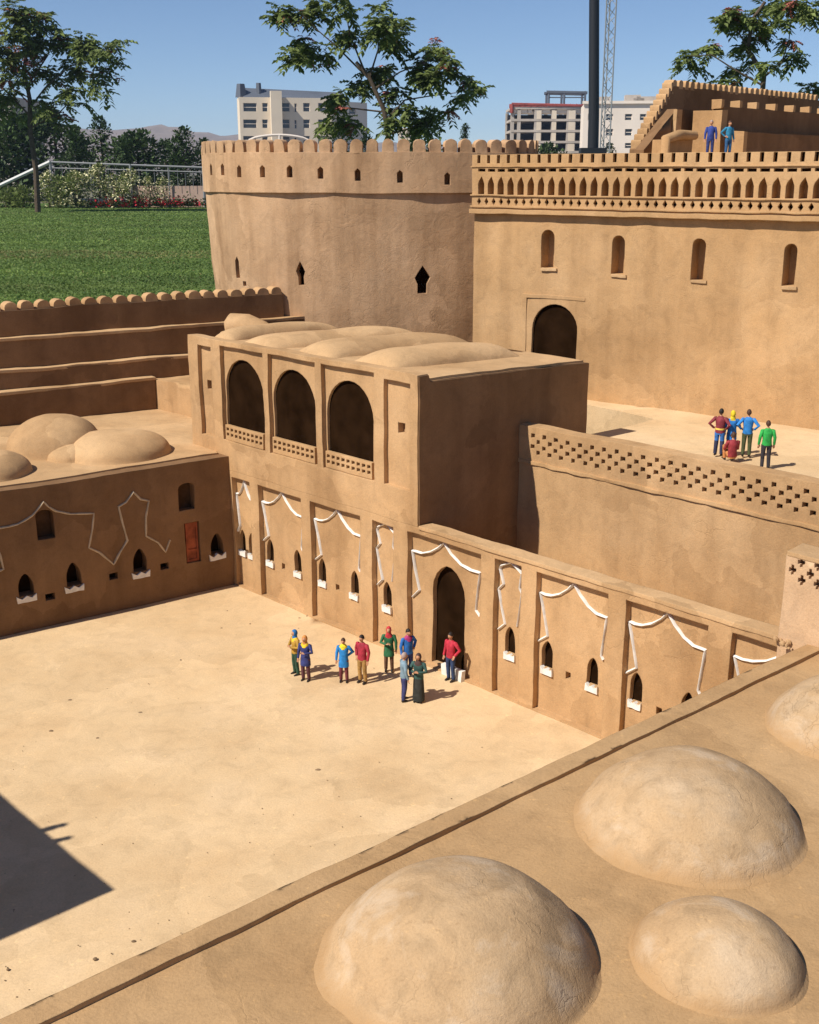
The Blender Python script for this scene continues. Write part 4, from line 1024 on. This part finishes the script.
for u, v, r, n in ((18, 18, 26, 26), (45, 20, 22, 20), (8, 48, 26, 26), (38, 42, 24, 22), (66, 40, 22, 18), (92, 44, 20, 18), (112, 52, 17, 14), (84, 68, 22, 18), (110, 78, 18, 14), (20, 75, 24, 20), (52, 74, 22, 16), (14, 102, 20, 14), (58, 100, 18, 10), (78, 92, 16, 9), (-18, 30, 30, 24), (-25, 70, 30, 22), (-10, 100, 22, 12), (70, 120, 14, 7)):
    clump(q, u, v, r, int(n * 1.0), .16)
leafy_tree('leafy_tree', base, [base, q(36, 170), q(30, 130), q(30, 100), q(24, 70), q(30, 30)], [[q(30, 108), q(45, 88), q(70, 66), q(105, 58)], [q(30, 116), q(10, 95), q(-15, 70)], [q(28, 85), q(48, 55), q(52, 30)], [q(31, 128), q(60, 112), q(76, 95)], [q(26, 75), q(14, 48), q(16, 20)]], cl, 'tall loose tree with red seed clusters at the left edge of the lawn', 36, 1, trunk_r=.12, leaf_len=.46)
q = tp(27.0); g = q(392, 200); base = Vector((g.x, g.y, GROUND)); cl = []
def clump2(u, v, r, n, red=.16): p = q(u, v, R_.uniform(-.8, .8)); cl.append((p, r * .0235, n, red))
for u, v, r, n in ((282, 14, 18, 15), (312, 10, 18, 16), (305, 48, 20, 17), (292, 58, 13, 8), (322, 58, 12, 8), (348, 38, 14, 9), (345, 8, 15, 9), (378, 26, 17, 14), (392, 40, 15, 12), (402, 28, 12, 7), (384, 10, 10, 5), (380, 72, 15, 11), (388, 98, 17, 14), (360, 82, 15, 10), (336, 98, 18, 14), (338, 118, 16, 10), (356, 125, 10, 5), (420, 66, 18, 15), (438, 52, 18, 15), (450, 66, 15, 11), (430, 80, 14, 10), (468, 80, 11, 7), (478, 88, 10, 7), (462, 98, 9, 5), (425, 122, 18, 14), (395, 122, 12, 7), (410, 112, 10, 5), (452, 112, 7, 2)):
    clump2(u, v, r, n)
leafy_tree('leafy_tree', base, [base, q(390, 150), q(384, 110), q(368, 75), q(356, 62)], [[q(372, 82), q(352, 62), q(335, 45), q(315, 28), q(300, 12)], [q(370, 76), q(378, 50), q(380, 15)], [q(386, 120), q(405, 100), q(430, 96), q(462, 92)], [q(376, 88), q(400, 72), q(430, 60)], [q(364, 70), q(350, 35), q(345, 8)], [q(384, 112), q(350, 108), q(336, 110)], [q(388, 135), q(410, 128), q(428, 120)]], cl, 'loose airy tree with red seed clusters rising behind the round tower', 27, 2, trunk_r=.07, leaf_len=.30)
q = tp(23.0); g = q(757, 190); base = Vector((g.x, g.y, GROUND)); cl = []
def clump3(u, v, r, n, red=.12): p = q(u, v, R_.uniform(-.7, .7)); cl.append((p, r * .020, n, red))
for u, v, r, n in ((733, 12, 15, 10), (725, 22, 10, 6), (752, 18, 15, 13), (765, 32, 13, 10), (745, 45, 12, 8), (690, 58, 15, 12), (712, 48, 12, 7), (735, 75, 13, 9), (728, 82, 8, 4), (790, 8, 18, 15), (770, 4, 14, 9), (812, 14, 13, 9), (789, 42, 8, 5), (792, 55, 9, 6), (810, 88, 10, 7), (765, 62, 10, 5), (748, 62, 9, 4)):
    clump3(u, v, r, n)
leafy_tree('leafy_tree', base, [base, q(760, 120), q(764, 75), q(748, 50), q(752, 20), q(765, 2)], [[q(762, 85), q(735, 70), q(712, 55), q(690, 56)], [q(763, 78), q(782, 62), q(789, 40), q(792, 10)], [q(755, 60), q(740, 35), q(735, 12)], [q(761, 100), q(790, 95), q(812, 90)]], cl, 'loose airy tree with thin branches behind the upper fort', 23, 3, trunk_r=.06, leaf_len=.25)

# dark evergreen belt beyond the lawn
def shell_tree(u, vtop, wpx, y, label, seedn, mat, shape='cone', dens=1500, cat='tree', nm='evergreen_tree', group='evergreen trees beyond the lawn', bloom=0, vbase=None, lf=.16):
    rng = random.Random(seedn); top = aty(u, vtop, y); H = top.z - GROUND; R = wpx / 2 * y * 1.0427 / 1150
    root = thing(nm, (top.x, y, GROUND), label, cat, group)
    vs, fs, mi = [], [], []; lumps = []
    for k in range(26):
        t = rng.random() ** .8; a = rng.uniform(0, 6.28)
        prof = (1 - t) ** .75 + .12 if shape == 'cone' else math.sqrt(max(.03, 1 - (2 * t - .95) ** 2))
        rr = R * prof * rng.uniform(.45, .95); lumps.append((Vector((top.x + rr * math.cos(a), y + rr * math.sin(a), GROUND + H * (.06 + .90 * t))), R * rng.uniform(.28, .5) * (.55 + .6 * prof)))
    lumps.append((Vector((top.x, y, GROUND + H * .95)), R * .2)); lumps.append((Vector((top.x, y, GROUND + H * .5)), R * .55)); lumps.append((Vector((top.x, y, GROUND + H * .25)), R * .6))
    for k in range(dens):
        c, r = rng.choice(lumps); d = Vector((rng.gauss(0, 1), rng.gauss(0, 1), rng.gauss(0, .9))).normalized()
        p = c + d * r * rng.uniform(.55, 1.08); p.z = max(p.z, GROUND + .02)
        n0 = len(fs); s = R * lf * rng.uniform(.6, 1.3); frond(vs, fs, p, d + Vector((rng.uniform(-.6, .6), rng.uniform(-.6, .6), rng.uniform(-.1, .9))), s, s * .34, rng, .1)
        mi += [1 if bloom and rng.random() < bloom else 0] * (len(fs) - n0)
    mb = MB(); tube(mb, [(top.x, y, GROUND), (top.x + .05, y, GROUND + H * .5), (top.x, y, GROUND + H * .9)], [max(.03, R * .09), max(.02, R * .06), .01], 7); mb.build('trunk', M['bark'], root, merge=False)
    to_mesh('crown', vs, fs, [mat, M['bloom']], root, mi); return root
ev = [(-25, 90, 90, 62, 'r'), (14, 118, 70, 60, 'r'), (52, 112, 62, 64, 'r'), (74, 130, 40, 58, 'c'), (99, 118, 44, 62, 'c'), (136, 136, 62, 60, 'r'), (122, 140, 30, 66, 'c'), (182, 130, 44, 60, 'c'), (164, 142, 40, 64, 'r'), (205, 140, 36, 61, 'r'), (228, 146, 34, 63, 'r')]
words_ = ['broad dark evergreen cut by the left picture edge', 'rounded dark evergreen behind the stair rail', 'tall dark evergreen behind the trunk of the leafy tree', 'slim pointed evergreen right of the leafy tree trunk', 'tallest pointed conifer standing clear against the hills', 'wide rounded evergreen under the far blue hills', 'small pointed evergreen between conifer and round evergreen', 'pointed evergreen nearest the left side of the round tower', 'low rounded evergreen behind the flower terrace', 'dark rounded evergreen touching the left tower edge', 'dark evergreen hidden mostly behind the round tower']
for i, (u, v, w_, y, s_) in enumerate(ev): shell_tree(u, v, w_, y + 8, words_[i], 40 + i, M['leafdark'], 'cone' if s_ == 'c' else 'round', 2600, lf=.15)
# small trees peeping over the tower and the wall
sm = [(341, 118, 30, 50, 'small green tree in front of the cream apartment block'), (428, 108, 44, 48, 'dark bushy tree top behind the right side of the round tower'), (465, 122, 18, 52, 'thin pointed tree top above the right tower merlons'), (365, 128, 24, 55, 'small green treetop over the middle of the tower'), (516, 146, 30, 70, 'low green treetop left of the unfinished building'), (548, 147, 40, 72, 'low green treetop below the unfinished building'), (610, 143, 22, 72, 'low green treetop beside the mast')]
for i, (u, v, w_, y, lab) in enumerate(sm): shell_tree(u, v, w_, y, lab, 70 + i, M['leafmid'], 'cone' if w_ < 26 else 'round', 1500, nm='small_tree', group='small trees behind the citadel', lf=.2)
# flower terrace at the far side of the lawn
fy = 55.0
sh = [(47, 172, 22, 'cream flowering shrub at the foot of the stair rail'), (58, 178, 26, 'low leafy shrub beside the rail post'), (74, 174, 28, 'shrub with few pale flowers left of the bench wall'), (97, 166, 26, 'tall shrub topped by cream flowers'), (112, 174, 24, 'rounded green shrub in the flower terrace middle'), (131, 169, 22, 'cream flowering shrub beside the middle rail post'), (148, 178, 18, 'small cream flowering shrub over the pink paving'), (162, 178, 16, 'rightmost cream flowering shrub near the tower'), (22, 190, 30, 'dark low shrub under the sloping stair rail'), (5, 192, 30, 'dark low shrub at the left picture edge')]
for i, (u, v, w_, lab) in enumerate(sh): shell_tree(u, v, w_, fy - .5 - (i % 3) * .3, lab, 90 + i, M['leaf'], 'round', 900, 'shrub', 'shrub', 'shrubs on the flower terrace', .42 if i < 8 and i not in (1,) else 0.0, lf=.2)
pxm = fy * 1.0427 / 1150
st = thing('railing', aty(50, 205, fy), 'pale stair railing sloping up to a long thin balustrade beyond the lawn', 'railing')
P_ = lambda u, v, d=0.0: aty(u, v, fy + d)
mb = MB(); tube(mb, [P_(-40, 206), P_(0, 185.5), P_(50, 162)], [.085] * 3, 8); mb.build('stair_rail', M['palerail'], st)
mb = MB(); tube(mb, [P_(-40, 224), P_(50, 186)], [.05] * 2, 8); mb.build('lower_rail', M['steel'], st)
mb = MB(); tube(mb, [P_(50, 162), P_(130, 165), P_(230, 168.5)], [.045] * 3, 8); mb.build('top_rail', M['steel'], st)
mb = MB(); tube(mb, [P_(50, 168), P_(130, 170), P_(230, 173)], [.03] * 3, 6); mb.build('middle_rail', M['steel'], st)
for u, vt in ((50, 161), (130, 164), (203, 167), (90, 163.5), (168, 166)):
    a = P_(u, vt); mb = MB(); tube(mb, [a, (a.x, a.y, GROUND)], [.06 if u in (50, 130, 203) else .03] * 2, 8); mb.build('post', M['steel'], st)
mb = MB()
for k in range(20):
    u = 54 + k * 7.7; a = P_(u, 164.5 + (u - 50) * .04); tube(mb, [a, (a.x, a.y, a.z - .85)], [.010] * 2, 4)
mb.build('wire_infill', M['steel'], st, merge=False)
mb = MB(); a, b_ = P_(82, 199), P_(134, 199); box(mb, ((a.x + b_.x) / 2, fy - .5, .24), ((b_.x - a.x) / 2, 0, 0), (0, .2, 0), (0, 0, .09)); box(mb, ((a.x + b_.x) / 2, fy - .45, .02), ((b_.x - a.x) / 2 - .1, 0, 0), (0, .12, 0), (0, 0, .14))
tag(mb.build('bench', M['palerail'], smooth=False), 'long low pale bench slab in front of the flowering shrubs', 'bench')
mb = MB(); a, b_ = P_(130, 198), P_(240, 198); wallf = Frame((a.x, fy + .1, 0), (1, 0, 0), (0, 1, 0)); wall(mb, wallf, rect(0, b_.x - a.x, GROUND, aty(160, 186, fy).z), .3, res=.4)
tag(mb.build('planter_wall', M['paving'], wobble=.01, fr=1), 'low pinkish paved planter wall beneath the railing', 'wall')
rg = random.Random(8); vs, fs, mi = [], [], []
for k in range(2600):
    u = rg.uniform(80, 232); 
    if rg.random() < .35: u = rg.choice((88, 96, 104, 150, 157, 176, 196, 206)) + rg.gauss(0, 3)
    y = fy - 1.2 + rg.uniform(-.4, .5); x = (u - 409.5) * y * 1.0427 / 1150; z = GROUND + .05 + abs(rg.gauss(0, .17))
    n0 = len(fs); frond(vs, fs, Vector((x, y, z)), Vector((rg.uniform(-1, 1), rg.uniform(-1, .2), rg.uniform(.1, 1))), .12, .055, rg, .1)
    pale = 80 < u < 112; mi += [(2 if pale else 1) if rg.random() < (.5 if noise.noise(Vector((u * .09, 0, 0))) > -.05 else .12) else 0]
tag(to_mesh('flower_bed', vs, fs, [M['leafmid'], M['redbloom'], M['bloom']], None, mi), 'strip of red and cream bedding flowers along the far lawn edge', 'flowers', kind='stuff')
# lamp post and lattice mast
lp = thing('lamp_post', aty(594.5, 200, 34.0), 'thick dark lamp post rising behind the ochre wall', 'lamp post'); lp.location.z = GROUND
a = aty(594.5, 150, 34.0); mb = MB(); tube(mb, [(a.x, 34, GROUND), (a.x - .06, 34, 3.0), (a.x - .29, 34, 8.5)], [.17, .15, .13], 16); mb.build('pole', M['dksteel'], lp)
mb = MB(); box(mb, (a.x - .05, 34.0, 1.3), (.36, 0, 0), (0, .25, 0), (0, 0, .85)); mb.build('control_box', M['dksteel'], lp, smooth=False)
mb = MB(); tube(mb, [(a.x - 1.2, 34, 8.45), (a.x + .6, 34, 8.45)], [.05, .05], 8)
for k in (-1, 1): box(mb, (a.x - .3 + k * .8, 33.85, 8.35), (.25, 0, 0), (0, .18, 0), (0, 0, .1))
mb.build('lamp_head', M['dksteel'], lp, smooth=False)
my = 62.0; a = aty(604, 150, my); ms = thing('lattice_mast', (a.x, my, GROUND), 'slender grey lattice mast behind the dark lamp post', 'mast')
mb = MB(); mw = .24; cs = [(-mw, -mw), (mw, -mw), (0, mw)]
for cx, cy in cs: tube(mb, [(a.x + cx, my + cy, GROUND), (a.x + cx, my + cy, 16)], [.035, .035], 6)
mb.build('legs', M['steel'], ms, merge=False)
mb = MB()
for k in range(34):
    z = .2 + k * .46
    for i in range(3):
        p0, p1 = cs[i], cs[(i + 1) % 3]
        if k % 2: p0, p1 = p1, p0
        tube(mb, [(a.x + p0[0], my + p0[1], z), (a.x + p1[0], my + p1[1], z + .46)], [.018, .018], 4)
mb.build('bracing', M['steel'], ms, merge=False)

# ---- town buildings
def facade_block(root, y, u0, u1, vtop, wins, mat, depth, skew=0.0, vb=172.5, name='wall'):
    a = aty(u0, vtop, y); b = aty(u1, vtop, y + skew); e = Vector((b.x - a.x, b.y - a.y, 0)); n = Vector((-e.y, e.x, 0)).normalized()
    fr = Frame((a.x, a.y, 0), e, n); Ln = e.length; hs = []; wl = []
    for (wu0, wu1, wv0, wv1) in wins:
        s0, z1 = fr.px(wu0, wv0); s1, z0 = fr.px(wu1, wv1)
        if s1 > Ln - .1: s1 = Ln - .1
        hs.append(hole(rect(s0, s1, z0, z1), .35, open_back=False, back=0)); wl.append((s0, s1, z0, z1))
    mb = MB(); wall(mb, fr, rect(0, Ln, GROUND - .02, a.z), depth, hs, res=3.0); mb.build(name, [mat], root, smooth=False)
    for s0, s1, z0, z1 in wl:
        mb = MB(); wall(mb, fr, rect(s0 + .02, s1 - .02, z0 + .02, z1 - .02), .05, res=5, d0=.22)
        wo = mb.build('window', M['glass'], root, smooth=False)
        mb = MB(); nb = max(1, int((s1 - s0) / 1.1))
        for k in range(nb + 1):
            s = s0 + .04 + (s1 - s0 - .08) * k / nb; wbox(mb, fr, s - .04, s + .04, z0 + .03, z1 - .03, .14, .21)
        wbox(mb, fr, s0 + .02, s1 - .02, (z0 + z1) / 2 - .04, (z0 + z1) / 2 + .04, .145, .205)
        mb.build('window_frame', M['white_wall'], wo, smooth=False)
    return fr, Ln, a.z
ya = 190.0; ab = thing('apartment_building', aty(285, 172, ya), 'cream four storey apartment block with grey metal roof above the tower', 'building'); ab.location.z = GROUND
rowsA = []
for v0, v1 in ((103, 111.5), (119.5, 128), (136, 144)):
    for u0, u1 in ((243, 257), (262, 268), (281, 290), (303, 310), (318, 327)): rowsA.append((u0, u1, v0, v1))
    rowsA.append((294.2, 297, v0 + 0.5, v1 + .5))
fr, Ln, zt = facade_block(ab, ya, 239, 331, 97, rowsA, M['cream_wall'], 5.0, 3.0)
rowsB = [(u0, u1, v0, v1) for v0, v1 in ((108, 114), (119, 125), (130, 136)) for u0, u1 in ((337, 344), (349, 356))]
facade_block(ab, ya + 9.0, 331.2, 367, 101, rowsB, M['white_wall'], 10.0, 5.0, name='rear_wing')
s0, _ = fr.px(270, 100); s1, _ = fr.px(281, 100)
mb = MB(); wbox(mb, fr, s0, s1, GROUND, zt + .9, -1.3, -.02); mb.build('stair_bay', M['cream_wall'], ab, smooth=False)
zr_ = aty(290, 89.5, ya).z
mb = MB(); pr_ = [fr.P(.6, zt + .01, .2), fr.P(Ln + 2.5, zt + .01, .2), fr.P(Ln + 2.5, zt + .01, 5), fr.P(.6, zt + .01, 5), fr.P(1.0, zr_ + .4, 2.2), fr.P(Ln + 2.2, zr_ - .1, 2.2), fr.P(Ln + 2.2, zr_ - .1, 4), fr.P(1.0, zr_ + .4, 4)]
mb.add(pr_, [(0, 1, 5, 4), (1, 2, 6, 5), (2, 3, 7, 6), (3, 0, 4, 7), (4, 5, 6, 7)]); ro = mb.build('roof', M['slate'], ab, smooth=False)
mb = MB(); q0 = fr.P(.4, zt, 1.0); tube(mb, [q0, q0 + Vector((0, 0, 2.0))], [.9, .6], 4); mb.build('roof_vent', M['slate'], ro, smooth=False); mb = MB(); tube(mb, [fr.P(3.2, zt, 1.5), fr.P(3.2, zt + 2.2, 1.5)], [.5, .4], 5); mb.build('roof_vent', M['slate'], ro, smooth=False)
mb = MB(); sa, _ = fr.px(247, 140); sb, _ = fr.px(306, 140); pts = [fr.P(sa + (sb - sa) * k / 10, aty(270, 141 - 5.5 * math.sin(math.pi * k / 10) ** .6, ya).z, -4) for k in range(11)]
tube(mb, pts, [.22] * 11, 6)
for k in (0, 5, 10): tube(mb, [pts[k], (pts[k].x, pts[k].y, GROUND)], [.25, .25], 6)
mb.build('entrance_canopy', M['white_wall'], ab)
# unfinished concrete frame
yc = 172.0; cb = thing('unfinished_building', aty(545, 172, yc), 'unfinished concrete frame building with red roof beams and a gantry on top', 'building'); cb.location.z = GROUND
mpx = yc * 1.0427 / 1150; X = lambda u, y=yc: (u - 409.5) * y * 1.0427 / 1150
Z = lambda v: aty(545, v, yc).z
for v in (108, 120, 131, 142, 152):
    mb = MB(); box(mb, ((X(502) + X(588)) / 2, yc + 5, Z(v)), ((X(588) - X(502)) / 2, 0, 0), (0, 5.0, 0), (0, 0, .16)); mb.build('floor_slab', M['conc'], cb, smooth=False)
for u in (503, 509, 524.5, 528, 540, 554, 559, 571, 587):
    for d in (.3, 9.5):
        mb = MB(); box(mb, (X(u), yc + d, (Z(110) + GROUND) / 2), (.24, 0, 0), (0, .24, 0), (0, 0, (Z(110) - GROUND) / 2))
        mb.build('column', M['conc'], cb, smooth=False)
mb = MB(); box(mb, ((X(503) + X(588)) / 2, yc + 9, (Z(112) + GROUND) / 2), ((X(588) - X(503)) / 2, 0, 0), (0, .1, 0), (0, 0, (Z(112) - GROUND) / 2)); mb.build('back_wall', M['dksteel'], cb, smooth=False)
for u0, u1 in ((525, 529), (539, 543), (554, 560)):
    mb = MB(); box(mb, ((X(u0) + X(u1)) / 2, yc + .15, (Z(110) + GROUND) / 2), ((X(u1) - X(u0)) / 2, 0, 0), (0, .1, 0), (0, 0, (Z(111) - GROUND) / 2)); mb.build('infill_panel', M['cream_wall'], cb, smooth=False)
mb = MB(); tube(mb, [(X(502), yc, Z(104)), (X(580), yc, Z(106))], [.2, .2], 5); tube(mb, [(X(502), yc, Z(104)), (X(502), yc, Z(113))], [.3, .3], 5); tube(mb, [(X(502), yc + 4, Z(104.5)), (X(580), yc + 4, Z(106.5))], [.3, .3], 5)
for k in range(14):
    u = 505 + k * 5.6; tube(mb, [(X(u), yc, Z(104.5)), (X(u), yc + 8, Z(106))], [.12, .12], 4)
mb.build('roof_beams', M['rust'], cb, smooth=False)
mb = MB()
for u in (506, 512, 519, 526, 533, 548, 556, 563, 575): box(mb, (X(u), yc + .5, Z(110.5)), (.3 + (u % 3) * .2, 0, 0), (0, .2, 0), (0, 0, .32))
box(mb, ((X(504) + X(580)) / 2, yc + .7, Z(112.5)), ((X(580) - X(504)) / 2, 0, 0), (0, .1, 0), (0, 0, .25)); mb.build('parapet_blocks', M['white_wall'], cb, smooth=False)
mb = MB(); zt_ = Z(91.5)
for u in (536, 550, 569):
    for d in (1, 4): tube(mb, [(X(u), yc + d, Z(107)), (X(u), yc + d, zt_)], [.17, .17], 5)
for d in (1, 4): tube(mb, [(X(534), yc + d, zt_), (X(571), yc + d, zt_ - .1)], [.22, .22], 5)
for u in (536, 569): tube(mb, [(X(u), yc + 1, zt_), (X(u), yc + 4, zt_)], [.17, .17], 5)
tube(mb, [(X(536), yc + 1, Z(97)), (X(569), yc + 1, Z(97))], [.08, .08], 4); mb.build('gantry', M['slate'], cb)
wbk = thing('white_building', aty(625, 172, 158), 'pale four storey block with paired windows right of the lamp post', 'building'); wbk.location.z = GROUND
rw = [(u0, u1, v0, v1) for v0, v1 in ((114, 120), (129, 135.5), (143, 148)) for u0, u1 in ((588, 592), (606, 613), (625, 632), (640, 646), (650, 655))]
fr, Ln, zt = facade_block(wbk, 158.0, 584, 662, 104, rw, M['white_wall'], 9.0, -1.0)
mb = MB()
for u, w_, h_ in ((602, 1.2, 1.0), (634, 1.0, 1.2), (640, .7, .8), (649, 1.4, 1.0)):
    mb = MB(); s, _ = fr.px(u, 104); wbox(mb, fr, s - w_, s + w_, zt, zt + h_, 2, 4)
    mb.build('roof_tank', M['conc'], wbk, smooth=False)
mb = MB(); wbox(mb, fr, -.2, Ln + .2, zt + .01, zt + .35, -.3, -.02); mb.build('cornice', M['white_wall'], wbk, smooth=False)
hb = thing('distant_house', aty(405, 172, 230), 'small far brick coloured house just above the tower merlons', 'house'); hb.location.z = GROUND
facade_block(hb, 230.0, 398, 416, 128, [(401, 404, 133, 138), (408, 412, 133, 138)], M['cream_wall'], 10.0)
gb = thing('grey_building', aty(-5, 172, 150), 'grey concrete block half hidden behind the left leafy tree', 'building'); gb.location.z = GROUND
facade_block(gb, 150.0, -60, 10, 96, [(-14, -8, 110, 118), (-2, 4, 110, 118), (-14, -8, 126, 134), (-2, 4, 126, 134)], M['conc'], 12.0)
# far hills
m, nt, b = new_mat('bare_hillside'); p = pos(nt)
col = ramp(nt, noise_tex(nt, p, 0.02, 7, 0.65), [(0.35, (0.16, 0.125, 0.10)), (0.65, (0.27, 0.21, 0.165))]); L(nt, col, b.inputs['Base Color']); b.inputs['Roughness'].default_value = 1.0; M['hill'] = m
vs, fs = [], []; nx, ny = 150, 26
for i in range(nx + 1):
    for j in range(ny + 1):
        x = -1150 + 1850 * i / nx; t = j / ny; y = 1050 + 500 * t
        rdg = 49 + 13 * noise.noise(Vector((x * .005, 1.3, 0))) + 8 * noise.noise(Vector((x * .018, 4, 0))) + 4 * noise.noise(Vector((x * .06, 9, 0)))
        rdg *= max(.25, min(1, .78 + (-x - 150) * .0016))
        h_ = rdg * math.sin(math.pi * min(1, t * 1.1)) ** .9 if t < .9 else 0
        h_ *= 1 + .22 * noise.noise(Vector((x * .024, y * .024, 2)))
        vs.append((x, y, GROUND - 2 + h_))
for i in range(nx):
    for j in range(ny): fs.append((i * (ny + 1) + j, (i + 1) * (ny + 1) + j, (i + 1) * (ny + 1) + j + 1, i * (ny + 1) + j + 1))
tag(to_mesh('hills', vs, fs, M['hill'], smooth=True), kind='structure')
# air: one even volume round everything
HZ = True
if HZ:
    m = bpy.data.materials.new('haze_air'); m.use_nodes = True; nt = m.node_tree
    for n in list(nt.nodes):
        if n.type == 'BSDF_PRINCIPLED': nt.nodes.remove(n)
    pv_ = nt.nodes.new('ShaderNodeVolumePrincipled'); pv_.inputs['Color'].default_value = (0.55, 0.70, 0.98, 1); pv_.inputs['Density'].default_value = 0.00030; pv_.inputs['Anisotropy'].default_value = 0.0
    nt.links.new(pv_.outputs[0], nt.nodes['Material Output'].inputs['Volume'])
    mb = MB(); box(mb, (0, 0, 37), (1990, 0, 0), (0, 1990, 0), (0, 0, 39)); hz = mb.build('haze', m, smooth=False, merge=False); tag(hz, 'thin pale blue summer haze over the far hills', 'haze', kind='stuff')

# ================================================================== LIGHT AND SKY
w = bpy.data.worlds.new('World'); scene.world = w; w.use_nodes = True
nt = w.node_tree; bg = nt.nodes['Background']
sky = nt.nodes.new('ShaderNodeTexSky'); sky.sky_type = 'NISHITA'; sky.sun_disc = False
sky.sun_elevation = rad(SUN_EL); sky.sun_rotation = math.atan2(-SDX, -SDY)
sky.altitude = 2500; sky.air_density = 0.9; sky.dust_density = 0.0; sky.ozone_density = 4.0
nt.links.new(sky.outputs[0], bg.inputs[0]); bg.inputs[1].default_value = 0.09
sl = bpy.data.lights.new('sun', 'SUN'); sl.energy = 5.0; sl.angle = rad(0.5); sl.color = (1.0, 0.93, 0.82)
so = bpy.data.objects.new('sun', sl); COL.objects.link(so)
d = Vector((SDX * math.cos(rad(SUN_EL)), SDY * math.cos(rad(SUN_EL)), -math.sin(rad(SUN_EL))))
so.rotation_euler = d.to_track_quat('-Z', 'Y').to_euler()
vs = scene.view_settings
vs.view_transform = 'Standard'; vs.look = 'None'; vs.exposure = 0.26; vs.gamma = 1.0; vs.use_curve_mapping = False
scene.render.engine = 'CYCLES'
scene.cycles.use_denoising = True
scene.cycles.max_bounces = 6; scene.cycles.diffuse_bounces = 4
